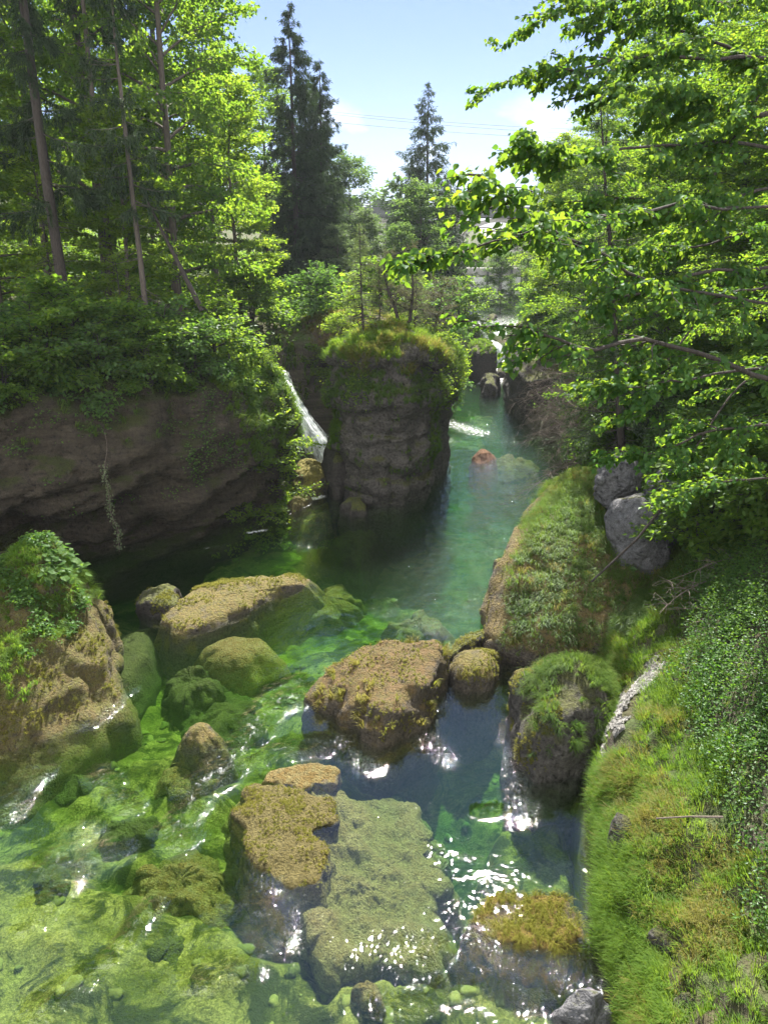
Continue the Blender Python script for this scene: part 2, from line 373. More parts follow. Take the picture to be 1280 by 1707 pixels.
# ---- rocks
def outline_at(poly, n, soft=1):
    """closed polyline -> n points, smoothed"""
    P = np.asarray(poly, dtype=float)[:, :2]; Q = np.vstack([P, P[:1]])
    s = np.concatenate([[0], np.cumsum(np.linalg.norm(np.diff(Q, axis=0), axis=1))]); u = np.linspace(0, s[-1], n, endpoint=False)
    R = np.stack([np.interp(u, s, Q[:, 0]), np.interp(u, s, Q[:, 1])], 1)
    for _ in range(soft): R = .25*np.roll(R, 1, 0)+.5*R+.25*np.roll(R, -1, 0)
    return R
def mound(poly, prof, centre=None, n=96, rings=40, amp=.15, freq=1.2, strata=1.0, seed=1, tilt=(0, 0), soft=3, ridge=0.0, octv=6, dip=0.0):
    """rock from its outline at the water and a profile [(r, z)...] from the top centre outwards and down"""
    O = outline_at(poly, n, soft)
    if np.sum(O[:, 0]*np.roll(O[:, 1], -1)-O[:, 1]*np.roll(O[:, 0], -1)) < 0: O = O[::-1]
    jw = fbm(np.stack([O[:, 0], O[:, 1], 0*O[:, 0]], 1)*max(freq, .8)*1.3, 4, seed+5)[:, None]; dO = O-O.mean(0)
    O = O+norm(dO)*jw*min(amp*1.6, .4); c = np.array(centre if centre is not None else O.mean(0))[:2]
    pr = np.asarray(prof, dtype=float); s = np.concatenate([[0], np.cumsum(np.linalg.norm(np.diff(pr, axis=0)*np.array([np.ptp(O, axis=0).mean()*.5, 1]), axis=1))])
    u = np.linspace(0, s[-1], rings+1); r = np.interp(u, s, pr[:, 0]); z = np.interp(u, s, pr[:, 1])
    for _ in range(2):
        r[1:-1] = .25*r[:-2]+.5*r[1:-1]+.25*r[2:]; z[1:-1] = .25*z[:-2]+.5*z[1:-1]+.25*z[2:]
    XY = c+(O-c)[None]*r[1:, None, None]
    V = np.concatenate([XY, np.broadcast_to(z[1:, None, None], XY.shape[:2]+(1,))], 2).reshape(-1, 3)
    V[:, 2] += ((V[:, 0]-c[0])*tilt[0]+(V[:, 1]-c[1])*tilt[1])*np.clip((V[:, 2]+.3)/max(z[0], .2), 0, 1)
    V = np.vstack([V, [[c[0], c[1], z[0]]]]); top = len(V)-1
    i = np.arange(rings-1)[:, None]*n; j = np.arange(n)[None]; j2 = (j+1) % n
    Q = np.stack([i+j, i+n+j, i+n+j2, i+j2], -1).reshape(-1, 4)
    T = np.stack([np.full(n, top), np.arange(n), (np.arange(n)+1) % n], 1)
    # displace along normals
    Nn = vnormals(V, Q, T)
    q = V*np.array([freq, freq, freq*strata])
    d = fbm(q, octv, seed, .58)*1.15
    if ridge: d = d+ridge*(1-2*abs(fbm(q*.7+9, 3, seed+50)))
    V = V+Nn*(amp*d)[:, None]
    if dip: V[:, 2] -= dip*np.clip(V[:, 0]-c[0]+1.2, 0, 4)
    return V, Q, T
def vnormals(V, Q, T=None):
    N = np.zeros_like(V)
    if Q is not None and len(Q):
        fn = np.cross(V[Q[:, 2]]-V[Q[:, 0]], V[Q[:, 3]]-V[Q[:, 1]])
        for k in range(4): np.add.at(N, Q[:, k], fn)
    if T is not None and len(T):
        fn = np.cross(V[T[:, 1]]-V[T[:, 0]], V[T[:, 2]]-V[T[:, 0]])
        for k in range(3): np.add.at(N, T[:, k], fn)
    return norm(N)
def sample(V, Q, count, rng, fn=None, over=3):
    a = np.cross(V[Q[:, 2]]-V[Q[:, 0]], V[Q[:, 3]]-V[Q[:, 1]]); ar = np.linalg.norm(a, axis=1)/2; nr = norm(a)
    w = ar.copy(); cen = V[Q].mean(1)
    if fn is not None: w = w*fn(cen, nr)
    if w.sum() <= 0: return np.zeros((0, 3)), np.zeros((0, 3))
    i = rng.choice(len(Q), count, p=w/w.sum()); u = rng.random((count, 1)); v = rng.random((count, 1)); q = Q[i]
    P = (V[q[:, 0]]*(1-u)+V[q[:, 1]]*u)*(1-v)+(V[q[:, 3]]*(1-u)+V[q[:, 2]]*u)*v
    return P, nr[i]
def blades(P, N, ln, wd, rng, droop=.5, down=.5, clump=0.0, outv=None, rnd=None, lsc=None):
    n = len(P); L = ln*rng.uniform(.5, 1.25, n)[:, None]; W = wd*rng.uniform(.6, 1.2, n)[:, None]
    if lsc is not None: L = L*lsc[:, None]
    if clump: L = L*(1+clump*fbm(P*2.3, 2, 77))[:, None]
    up = norm(N*.45+np.array([0, 0, .75])); h = norm(rng.normal(size=(n, 3))) if outv is None else outv
    h = h*np.array([1, 1, 0]); out = h*.8+N*np.array([1, 1, 0])*down*1.1; out[:, 2] = 0; out = out/np.maximum(np.linalg.norm(out, axis=1), .6)[:, None]
    side = norm(np.cross(out+rng.normal(size=(n, 3))*.3, up))
    p1 = P+up*L*.55+out*L*.16; p2 = P+up*L*(.95-.6*droop)+out*L*(.28+.5*droop)
    V = np.stack([P-side*W*.5, P+side*W*.5, p1+side*W*.42, p1-side*W*.42, p2], 1)
    o = (np.arange(n)*5)[:, None]; r = rng.random(n) if rnd is None else rnd
    return V.reshape(-1, 3), o+np.array([[0, 1, 2, 3]]), o+np.array([[3, 2, 4]]), np.concatenate([r, r])
def grass_on(name, V, Q, count, ln, wd, seed, mat, parent=None, loc=None, fn=None, droop=.5, down=.5, clump=.5, tuft=16, rad=.2):
    """tufts: blades of one tuft root close together and fan outwards"""
    rng = np.random.default_rng(seed); m = max(count//tuft, 1); P, N = sample(V, Q, m, rng, fn)
    sz = rng.uniform(.55, 1.3, m); a = rng.random((m, tuft))*6.283; r = np.sqrt(rng.random((m, tuft)))
    off = np.stack([np.cos(a)*r, np.sin(a)*r, 0*a], -1); nz = np.clip(N[:, None, 2], .25, 1)
    off[..., 2] = -(off[..., 0]*N[:, None, 0]+off[..., 1]*N[:, None, 1])/nz*.8
    Pb = (P[:, None]+off*(ln*rad*sz)[:, None, None]).reshape(-1, 3); Nb = np.repeat(N, tuft, 0)
    ov = norm(off.reshape(-1, 3))*r.reshape(-1, 1)+rng.normal(size=Pb.shape)*.25
    rn = np.clip(np.repeat(rng.random(m), tuft)*.65+rng.random(len(Pb))*.35, 0, 1)
    gv, gq, gt, f = blades(Pb, Nb, ln, wd, rng, droop, down, 0, ov, rn, np.repeat(sz, tuft))
    return mk(name, gv, gq, gt, mat, parent, loc=loc, fattr={'rnd': f})
def cover_on(name, V, Q, count, size, seed, mat, parent=None, loc=None, fn=None, lift=.12, tmpl=LEAF4, flat=.5):
    rng = np.random.default_rng(seed); P, N = sample(V, Q, count, rng, fn)
    P = P+N*(rng.random((count, 1))*lift)+np.array([0, 0, 1])*(rng.random((count, 1))*lift*.8); D = rng.normal(size=P.shape); D[:, 2] = D[:, 2]*.3-.1
    gv, gq, gt, f = leaves(P, D, N*.5+np.array([0, 0, .7])+rng.normal(size=P.shape)*flat, size*rng.uniform(.6, 1.3, count), tmpl, rng)
    return mk(name, gv, gq, gt, mat, parent, loc=loc, fattr={'rnd': f})
def pxpoly(pts, z=0.0): return [PZ(x, y, z)[:2] for x, y in pts]

# ------------------------------------------------------------------ ground, bed, water
RY = np.array([-40, 4, 9.7, 12.3, 15.2, 17.4, 20, 24, 30, 36, 41, 47, 55, 65, 75, 85, 100, 130, 600.])
RX = np.array([2.2, 3.0, 3.75, 4.15, 4.7, 5.6, 6.2, 7.2, 8.2, 9.6, 10.8, 10.4, 9.4, 10.2, 11.6, 12.5, 14.5, 16, 16.])
LY = np.array([-40, 10, 20, 24, 28, 31, 35, 38, 42, 44.5, 46.5, 50, 55, 65, 75, 85, 100, 130, 600.])
LX = np.array([-26, -26, -24, -21.5, -16, -12, -9.2, -8.6, -7.6, -5.0, 1.0, 2.4, 2.9, 4.6, 6.4, 7.6, 9, 10, 10.])
def ground_z(X, Y):
    P3 = np.stack([X, Y, np.zeros_like(X)], 1)
    dr = X-np.interp(Y, RY, RX); dl = np.interp(Y, LY, LX)-X
    w = .35*fbm(P3*.35, 3, 3)
    zr = np.interp(dr+w, [-.7, -.1, .25, .55, .9, 2.0, 3.2, 6.2, 9, 14, 40, 120], [-6, -.5, .5, 1.1, 1.45, 2.3, 3.9, 7.4, 9.0, 10, 13, 22])
    zl = np.interp(dl+w, [-.7, 0, .5, 2.0, 4, 10, 40, 120], [-6, -.4, 1.5, 5.2, 6.7, 7.6, 11, 22])
    z = np.maximum(zr, zl)
    near = np.clip((40-Y)/20, 0, 1)
    rough = np.clip((z+.3)/1.5, 0, 1)
    z = z+rough*(.32*fbm(P3*.8, 5, 5)+near*.28*(1-2*abs(fbm(P3*np.array([1.4, 1.4, 1])+4, 3, 8))))
    up = (Y > 79); z = np.where(up & (z < 2.9), np.maximum(z, 2.6), z)
    far = np.clip((Y-115)/150, 0, 1); z = z+far*np.where(abs(X) > 6, 14*np.clip((abs(X-2)-6)/60, 0, 1), 0)
    azw = X/np.maximum(Y, 1); low = np.clip(1-abs(azw-.145)/.05, 0, 1)*np.clip((Y-135)/15, 0, 1); low = low*low*(3-2*low)
    z = z*(1-low)+2.0*low
    return z
def gz(x, y): return float(ground_z(np.array([float(x)]), np.array([float(y)]))[0])
def warp(a, b, n, c, tight):
    u = np.linspace(-1, 1, n); k = np.sinh(u*tight)/np.sinh(tight); return np.where(k < 0, c+(c-a)*k, c+(b-c)*k)
def grid(xs, ys, zf):
    X, Y = np.meshgrid(xs, ys); V = np.stack([X.ravel(), Y.ravel(), zf(X.ravel(), Y.ravel())], 1)
    nx, ny = len(xs), len(ys); i = np.arange(ny-1)[:, None]*nx; j = np.arange(nx-1)[None]
    return V, np.stack([i+j, i+j+1, i+nx+j+1, i+nx+j], -1).reshape(-1, 4)

def ground_mat():
    t = NT('forest_floor'); p = t.pos(obj=False); n1 = t.noise(.9, 5, p); n2 = t.noise(8, 5, p, .65); n3 = t.noise(30, 3, p)
    st = t.noise(1.4, 4, t.pos((.4, .4, 4), obj=False))
    nzv = t.n('SeparateXYZ'); t.set(nzv.inputs[0], t.n('NewGeometry').outputs['Normal'])
    soil = t.mix(t.rng(n2, .35, .65), (.04, .032, .02), (.10, .09, .05)); soil = t.mix(t.rng(n1, .4, .6), soil, (.05, .075, .022))
    rock = t.mix(t.rng(st, .38, .62), (.045, .037, .028), (.125, .11, .085)); rock = t.mix(t.rng(n3, .4, .7), rock, (.05, .042, .035))
    rock = t.mix(t.rng(n2, .5, .68), rock, (.075, .085, .03))
    c = t.mix(t.rng(t.math('ADD', nzv.outputs['Z'], t.math('MULTIPLY', t.math('SUBTRACT', n2, .5), .5)), .45, .7), rock, soil)
    h = t.math('ADD', n2, t.math('MULTIPLY', n3, .5))
    s = t.n('BsdfPrincipled', Base_Color=c, Roughness=.95, Normal=t.bump(h, .9, .1)); s.inputs['Specular IOR Level'].default_value = .2
    return t.done(s.outputs[0])
xs = np.unique(np.concatenate([warp(-420, 420, 260, 5, 5.0), np.arange(2.2, 13, .11)]))
ys = np.unique(np.concatenate([np.linspace(-40, 4, 12), np.arange(4, 36, .14), np.arange(36, 70, .4), np.geomspace(70, 900, 80)]))
GV, GQ = grid(xs, ys, ground_z)
g = mk('ground', GV, GQ, None, ground_mat(), smooth=True); tag(g, kind='structure', label='wooded gorge banks of brown earth and conglomerate rock')

# bed of the river: shelves (outlined from the picture at their own depth) in a deeper channel
def inpoly(X, Y, poly):
    P = np.asarray(poly)[:, :2]; n = len(P); ins = np.zeros(len(X), bool); dmin = np.full(len(X), 1e9)
    for i in range(n):
        a, b = P[i], P[(i+1) % n]; c = ((a[1] > Y) != (b[1] > Y)) & (X < (b[0]-a[0])*(Y-a[1])/(b[1]-a[1]+1e-12)+a[0]); ins ^= c
        e = b-a; t = np.clip(((X-a[0])*e[0]+(Y-a[1])*e[1])/(e@e+1e-12), 0, 1); dmin = np.minimum(dmin, np.hypot(X-a[0]-t*e[0], Y-a[1]-t*e[1]))
    return np.where(ins, dmin, -dmin)
SHELF = [  # (depth, rough, softness, outline in picture pixels)
    (.85, .40, .8, [(-200, 1440), (60, 1420), (200, 1470), (330, 1500), (400, 1540), (440, 1590), (500, 1600), (528, 1650), (560, 1760), (560, 1900), (-300, 1900)]),
    (1.25, .45, .6, [(-200, 1290), (80, 1270), (230, 1230), (330, 1260), (390, 1310), (400, 1400), (395, 1500), (300, 1490), (100, 1440), (-200, 1450)]),
    (1.5, .3, .5, [(470, 1210), (560, 1210), (690, 1290), (690, 1340), (560, 1330), (480, 1260)]),
    (.75, .2, .3, [(560, 1650), (640, 1625), (740, 1640), (720, 1700), (700, 1800), (540, 1800)]),
    (.8, .15, .3, [(745, 1640), (830, 1600), (975, 1600), (985, 1660), (960, 1850), (700, 1850)]),
    (1.2, .25, .5, [(830, 1380), (930, 1360), (960, 1440), (950, 1510), (800, 1500)]),
    (1.5, .3, .6, [(380, 905), (470, 885), (530, 905), (520, 960), (420, 965), (330, 975)]),
    (1.7, .6, .8, [(330, 1050), (500, 1000), (640, 1000), (740, 1030), (760, 1075), (640, 1090), (520, 1130), (420, 1190), (330, 1170), (230, 1140), (280, 1080)]),
    (1.4, .5, .6, [(200, 1170), (330, 1180), (420, 1190), (390, 1250), (260, 1230), (120, 1290), (100, 1240)]),
    (.5, .2, .3, [(490, 840), (560, 830), (545, 860), (500, 880)]),
    (1.3, .4, .5, [(700, 690), (830, 690), (800, 760), (730, 740)])]
SHP = [(d, r, s, pxpoly(p, -d)) for d, r, s, p in SHELF]
def bed_z(X, Y):
    P3 = np.stack([X, Y, np.zeros_like(X)], 1)
    wob = .35*fbm(P3*1.1, 4, 21)
    base = -(1.45+1.2*np.clip((Y-23)/7, 0, 1)+.5*np.clip((X+1)/1.5, 0, 1)+.45*fbm(P3*.5, 3, 31)+.7*np.exp(-((X-1.3)/1.1)**2-((Y-15.5)/2.6)**2))
    z = base
    lump = fbm(P3*1.6, 4, 41); lump2 = np.maximum(0, fbm(P3*.95+7, 3, 43)-.08)*1.8
    for d, r, s, p in SHP:
        m = np.clip((inpoly(X, Y, p)+wob)/s+.5, 0, 1); m = m*m*(3-2*m)
        top = -d+r*.28*lump+r*.55*lump2; z = z*(1-m)+np.maximum(top, z)*m
    return np.minimum(z, -.12)+.035*fbm(P3*5, 3, 61)
def bed_mat():
    t = NT('algae_bed'); p = t.pos(obj=False); n1 = t.noise(.8, 5, p, .6, .4); n2 = t.noise(3.2, 5, p, .65, .3); n3 = t.noise(21, 5, p, .75); n4 = t.noise(.85, 9, p, .74, .8)
    c = t.mix(t.rng(n2, .35, .65), (.22, .19, .055), (.38, .325, .125))
    c = t.mix(t.rng(n1, .46, .62), c, (.12, .12, .03))
    c = t.mix(t.rng(n4, .475, .55), c, (.03, .036, .012))
    c = t.mix(t.rng(n3, .38, .62, .0, .78), c, (.05, .052, .016))
    h = t.math('ADD', n2, t.math('MULTIPLY', n3, .6))
    s = t.n('BsdfPrincipled', Base_Color=c, Roughness=1, Normal=t.bump(h, .9, .12)); s.inputs['Specular IOR Level'].default_value = .1
    return t.done(s.outputs[0])
bx = np.concatenate([np.arange(-27, -12, .4), np.arange(-12, 6, .1), np.arange(6, 13, .3)]); by = np.concatenate([np.arange(0, 7, .5), np.arange(7, 30, .1), np.arange(30, 48, .2), np.arange(48, 84, .8)])
BV, BQ = grid(bx, by, bed_z)
def river_stones():
    rng = np.random.default_rng(8); bm = bmesh.new(); bmesh.ops.create_icosphere(bm, subdivisions=2, radius=1)
    v0 = np.array([v.co[:] for v in bm.verts]); t0 = np.array([[v.index for v in f.verts] for f in bm.faces]); bm.free()
    P, N = sample(BV, BQ, 700, rng, lambda c, n: (c[:, 1] > 8)*(c[:, 1] < 34)*(c[:, 0] > -13)*(c[:, 2] > -2.6)*np.clip(fbm(c*.5, 3, 12)+.25, 0, 1)); a = Acc()
    for q in P:
        r = min(rng.lognormal(-2.5, .6), .13); d = fbm(v0*1.5+q*7, 3, 3); a.add(v0*(1+.95*d)[:, None]*r*np.array([rng.uniform(.8, 1.4), rng.uniform(.8, 1.3), rng.uniform(.4, .75)])+q, T=t0, ft=np.full(len(t0), rng.random()))
    t = NT('algae_stone'); r = t.attr('rnd'); n = t.noise(9, 4, t.pos(obj=False), .65)
    c = t.mix(r, (.035, .04, .014), (.20, .175, .06)); c = t.mix(t.rng(n, .35, .65, 0, .7), c, (.10, .11, .03))
    s = t.n('BsdfPrincipled', Base_Color=c, Roughness=1, Normal=t.bump(n, .7, .05)); m = t.done(s.outputs[0])
    tag(a.build('river_stones', m, smooth=True, rnd=True), 'countless algae covered stones strewn over the river bed', kind='stuff')
river_stones()
tag(mk('river_bed', BV, BQ, None, bed_mat(), smooth=True), 'yellow-green algae covered river bed under clear water', kind='structure')

# turbulence streaks: (pixel path, width m, strength)
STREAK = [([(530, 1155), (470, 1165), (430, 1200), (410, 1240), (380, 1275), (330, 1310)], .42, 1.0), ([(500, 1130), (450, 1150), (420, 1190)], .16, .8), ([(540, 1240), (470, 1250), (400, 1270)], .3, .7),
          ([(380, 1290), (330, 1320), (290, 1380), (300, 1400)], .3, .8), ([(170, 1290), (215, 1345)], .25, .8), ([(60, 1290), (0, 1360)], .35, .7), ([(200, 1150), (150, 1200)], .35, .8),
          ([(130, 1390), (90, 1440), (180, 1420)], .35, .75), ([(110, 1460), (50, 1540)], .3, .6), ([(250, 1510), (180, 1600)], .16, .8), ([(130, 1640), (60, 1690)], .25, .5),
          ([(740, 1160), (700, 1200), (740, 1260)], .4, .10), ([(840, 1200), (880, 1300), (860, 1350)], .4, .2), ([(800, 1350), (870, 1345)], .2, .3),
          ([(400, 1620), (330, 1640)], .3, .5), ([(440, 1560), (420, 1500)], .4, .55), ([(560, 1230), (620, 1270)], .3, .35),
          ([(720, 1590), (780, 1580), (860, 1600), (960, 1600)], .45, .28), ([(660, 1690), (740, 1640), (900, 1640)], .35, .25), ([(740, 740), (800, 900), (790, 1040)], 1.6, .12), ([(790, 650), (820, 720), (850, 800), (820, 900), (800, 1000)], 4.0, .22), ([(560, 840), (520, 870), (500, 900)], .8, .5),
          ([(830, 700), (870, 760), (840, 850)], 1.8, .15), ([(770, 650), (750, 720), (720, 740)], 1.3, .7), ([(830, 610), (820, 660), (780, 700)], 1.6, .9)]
FOAM_GLARE = [([(705, 698), (760, 708), (800, 722)], 1.6, .48), ([(700, 722), (745, 735)], 1.4, .42), ([(790, 690), (840, 740)], 2, .3), ([(835, 600), (828, 625), (815, 640)], 1.2, .9), ([(545, 842), (505, 868)], .5, .25), ([(415, 888), (440, 884)], .22, .6),  # channel patches are painted white glare; those by the falls are foam
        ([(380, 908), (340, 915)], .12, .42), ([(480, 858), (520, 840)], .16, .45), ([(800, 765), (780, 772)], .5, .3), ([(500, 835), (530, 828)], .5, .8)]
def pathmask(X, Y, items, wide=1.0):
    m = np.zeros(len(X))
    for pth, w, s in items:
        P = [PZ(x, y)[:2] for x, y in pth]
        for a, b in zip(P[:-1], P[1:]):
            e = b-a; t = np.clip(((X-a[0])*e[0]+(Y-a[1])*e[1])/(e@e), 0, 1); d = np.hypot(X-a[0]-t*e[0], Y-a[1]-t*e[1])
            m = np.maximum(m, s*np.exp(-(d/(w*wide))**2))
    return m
def water_mat(vol=True, base=.29):
    t = NT('clear_river_water'); p = t.pos(obj=False)
    turb = t.attr('turb'); foam_glint = t.attr('foam_glint')
    w1 = t.noise(1.1, 2, p, .5, .6); w2 = t.noise(3.6, 3, t.pos((1.0, .8, 1), obj=False), .55, .9); w3 = t.noise(7.5, 2, t.pos((1.3, .8, 1), obj=False), .5, .8); w4 = t.noise(24, 2, p, .5, .4)
    patch = t.rng(t.noise(.45, 2, p), .38, .62, .35, 1.0)
    h = t.math('ADD', t.math('MULTIPLY', w1, .45), t.math('ADD', t.math('MULTIPLY', w2, .30), t.math('ADD', t.math('MULTIPLY', w3, .22), t.math('MULTIPLY', w4, .035))))
    ht = t.math('ADD', t.math('MULTIPLY', w1, .8), t.math('ADD', w2, t.math('MULTIPLY', w3, .8)))
    hh = t.math('ADD', t.math('MULTIPLY', h, t.math('MULTIPLY', patch, base)), t.math('MULTIPLY', ht, t.math('MULTIPLY', turb, 2.1)))
    b = t.bump(hh, 1.0, .10)
    ior = t.math('ADD', 1.75, t.math('MULTIPLY', t.n('NewGeometry').outputs['Backfacing'], 1/1.75-1.75))   # the same from both sides
    fr = t.n('Fresnel', IOR=ior, Normal=b).outputs[0]
    tr = t.n('BsdfTransparent', Color=(.96, .985, .97)).outputs[0]
    gl = t.n('BsdfGlossy', Color=(1, 1, 1), Roughness=.02, Normal=b).outputs[0]
    m = t.n('MixShader'); t.set(m.inputs[0], fr); t.set(m.inputs[1], tr); t.set(m.inputs[2], gl)
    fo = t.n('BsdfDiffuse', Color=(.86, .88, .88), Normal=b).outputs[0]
    fm = t.math('MULTIPLY', t.rng(t.math('ADD', t.math('MULTIPLY', foam_glint, .75), t.math('SUBTRACT', t.noise(6, 6, t.pos((1, .6, 1), obj=False), .78, .8), .5)), .30, .62), 1.0)
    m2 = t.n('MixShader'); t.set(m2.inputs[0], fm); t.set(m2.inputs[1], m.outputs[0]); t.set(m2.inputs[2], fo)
    v = None
    if vol:
        va = t.n('VolumeAbsorption', Color=(.38, .76, .14), Density=.50).outputs[0]
        vs = t.n('VolumeScatter', Color=(.28, .55, .20), Density=.024, Anisotropy=.3).outputs[0]
        ad = t.n('AddShader'); t.set(ad.inputs[0], va); t.set(ad.inputs[1], vs); v = ad.outputs[0]
    return t.done(m2.outputs[0], v)
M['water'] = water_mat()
def water_sheet():
    wx = np.concatenate([np.arange(-27, -12, .5), np.arange(-12, 6, .1), np.arange(6, 13.1, .3)]); wy = np.concatenate([np.arange(0, 7, .5), np.arange(7, 30, .1), np.arange(30, 48, .2), np.arange(48, 80, .4)])
    def zf(X, Y): return .010*fbm(np.stack([X*1.6, Y*1.3, 0*X], 1), 3, 71)
    V, Q = grid(wx, wy, zf); nx, ny = len(wx), len(wy); X, Y = V[:, 0], V[:, 1]
    br = fbm(np.stack([X*3, Y*3, 0*X], 1), 3, 81)
    tu = np.clip(pathmask(X, Y, STREAK)*(1+.9*br), 0, 1.3); V[:, 2] += .03*tu*fbm(np.stack([X*4, Y*4, 0*X], 1), 2, 91)
    fo = np.clip(np.maximum(pathmask(X, Y, FOAM_GLARE), .36*pathmask(X, Y, STREAK[:12], .8)), 0, 1)  # the streak share paints sun glints as white flecks in the colour
    idx = np.arange(nx*ny).reshape(ny, nx); loop = np.concatenate([idx[0, :], idx[1:, -1], idx[-1, -2::-1], idx[-2:0:-1, 0]])
    B = V[loop].copy(); B[:, 2] = -7; nb = len(loop); n0 = len(V); k = np.arange(nb); k2 = (k+1) % nb
    sides = np.stack([loop[k], n0+k, n0+k2, loop[k2]], 1); V = np.vstack([V, B, [[-7, 40, -7]]])
    T = np.stack([np.full(nb, len(V)-1), n0+k2, n0+k], 1)
    z0 = np.zeros(nb+1)
    return mk('river_water', V, np.vstack([Q, sides]), T, M['water'], smooth=True, attrs={'turb': np.concatenate([tu, z0]), 'foam_glint': np.concatenate([fo, z0])})
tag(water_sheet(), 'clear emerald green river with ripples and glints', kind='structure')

# ------------------------------------------------------------------ cliff (undercut rock wall of the left bank)
M['cliff'] = rock_mat('conglomerate_cliff', (.026, .022, .017), (.115, .094, .068), (.035, .05, .012), (.07, .08, .02), .3, .85, .46, 2.6, 1.0, 1.0)
M['pillar'] = rock_mat('pillar_stone', (.033, .030, .028), (.175, .162, .148), (.06, .075, .02), (.12, .125, .04), .3, .8, .45, 1.2, 1.0, 1.2)
M['mossrock'] = rock_mat('mossy_boulder', (.07, .06, .05), (.20, .17, .13), (.17, .175, .04), (.27, .21, .07), .15, .75, .5, 1.2, 1.0, 1.6)
M['lichenrock'] = rock_mat('lichen_boulder', (.08, .07, .055), (.24, .2, .15), (.20, .215, .05), (.20, .155, .055), -.1, .6, .72, 1.3, 1.0, 1.7)
M['greyrock'] = rock_mat('grey_boulder', (.07, .07, .075), (.21, .21, .22), (.07, .09, .03), (.12, .12, .05), .75, 1.0, .2, 1.2, .8, 1.0)
M['algaerock'] = rock_mat('algae_boulder', (.035, .04, .016), (.10, .10, .04), (.40, .36, .16), (.30, .20, .06), -.1, .5, .8, 1, 1.0, 2.4)
M['slab'] = rock_mat('pale_algae_slab', (.10, .09, .04), (.30, .26, .13), (.40, .36, .15), (.28, .22, .075), -.1, .5, .70, 1, 1.0, 1.9)
M['darkalgae'] = rock_mat('dark_algae_boulder', (.03, .035, .015), (.09, .09, .035), (.12, .13, .04), (.08, .09, .025), .2, .8, .4, 1, .8, 2.0)
M['darkrock'] = rock_mat('wet_dark_rock', (.03, .028, .026), (.09, .08, .07), (.10, .12, .03), (.15, .16, .04), .45, .9, .4, 2, .9, 1.2)

LIP = np.array([(-34, 17), (-26, 20), (-19, 23.2), (-14.6, 25.4), (-11.5, 27.2), (-8.6, 29.3), (-6.7, 31.3), (-5.3, 33.6), (-4.75, 35.6), (-5.0, 37.6), (-6.6, 39.6), (-8.5, 41.0)])
def cliff_mesh():
    nu, nv = 300, 110
    s = np.concatenate([[0], np.cumsum(np.linalg.norm(np.diff(LIP, axis=0), axis=1))]); u = np.linspace(0, s[-1], nu)
    C = np.stack([np.interp(u, s, LIP[:, 0]), np.interp(u, s, LIP[:, 1])], 1)
    for _ in range(14): C[1:-1] = .25*C[:-2]+.5*C[1:-1]+.25*C[2:]
    Tn = np.gradient(C, axis=0); Tn /= np.linalg.norm(Tn, axis=1)[:, None]; No = np.stack([Tn[:, 1], -Tn[:, 0]], 1)
    k0 = [(-8, 7.8), (-4, 7.4), (-1.3, 7.0), (-.2, 6.6), (.15, 5.8), (.35, 4.6), (.6, 4.1), (.55, 3.5), (-.3, 3.05), (-1.7, 2.9), (-3.1, 2.1), (-3.5, 1.0), (-3.2, 0), (-2.6, -1.5), (-2, -4)]
    k1 = [(-8, 7.6), (-4, 7.2), (-1.3, 6.8), (-.2, 6.3), (.1, 5.4), (.35, 4.4), (.6, 3.5), (.55, 2.8), (.1, 2.3), (-.9, 2.0), (-1.5, 1.2), (-1.9, .6), (-1.8, 0), (-1.4, -1.5), (-1, -4)]
    k2 = [(-8, 7.4), (-4, 7.0), (-1.3, 6.6), (-.3, 6.0), (.1, 5.0), (.3, 4.1), (.35, 3.2), (.1, 2.5), (-.35, 1.8), (-.7, 1.2), (-.9, .7), (-.9, .35), (-.8, 0), (-.6, -1.5), (-.4, -4)]
    key = np.array([k0, k0, k1, k2, k2]); ku = np.array([0, .44, .62, .78, 1.0]); w = u/s[-1]
    tt = np.linspace(0, 14, nv); V = np.zeros((nu, nv, 3))
    prof = np.stack([np.stack([np.interp(w, ku, key[:, j, c]) for c in (0, 1)], -1) for j in range(15)], 1)   # nu,15,2
    off = np.stack([np.interp(tt, np.arange(15), prof[i, :, 0]) for i in range(nu)]); zz = np.stack([np.interp(tt, np.arange(15), prof[i, :, 1]) for i in range(nu)])
    for _ in range(6):
        off[:, 1:-1] = .25*off[:, :-2]+.5*off[:, 1:-1]+.25*off[:, 2:]; zz[:, 1:-1] = .25*zz[:, :-2]+.5*zz[:, 1:-1]+.25*zz[:, 2:]
    V[..., :2] = C[:, None]+No[:, None]*off[..., None]; V[..., 2] = zz
    i = np.arange(nu-1)[:, None]*nv; j = np.arange(nv-1)[None]
    Q = np.stack([i+j, i+j+1, i+nv+j+1, i+nv+j], -1).reshape(-1, 4); V = V.reshape(-1, 3); N = vnormals(V, Q)
    if N[nv*150+55, 1] > 0: Q = Q[:, ::-1]; N = -N
    uu = np.repeat(u, nv)
    # oblique layers dipping to the left as in the picture, lumps and pores
    lay = fbm(np.stack([uu*.12, V[:, 2]*1.9-uu*.42, 0*uu], 1), 3, 7); hold = np.clip((4.6-V[:, 2])/2.6, 0, 1)
    lipn = fbm(np.stack([uu*.33, 0*uu, 0*uu], 1), 3, 19)
    d = .65*fbm(V*.6, 4, 11)+.24*(1-2*abs(fbm(V*np.array([1.2, 1.2, 2.2]), 4, 13)))+.10*fbm(V*3.5, 3, 17)+hold*.75*np.sign(lay)*abs(lay)**.6
    V = V+N*d[:, None]; V[:, 2] += .5*lipn*np.clip((V[:, 2]-1.2), 0, 1)*np.clip(4-V[:, 2], 0, 1)
    return V, Q
CV, CQ = cliff_mesh()
tag(mk('cliff', CV, CQ, None, M['cliff'], smooth=True), 'dark undercut conglomerate cliff along the water', kind='structure')

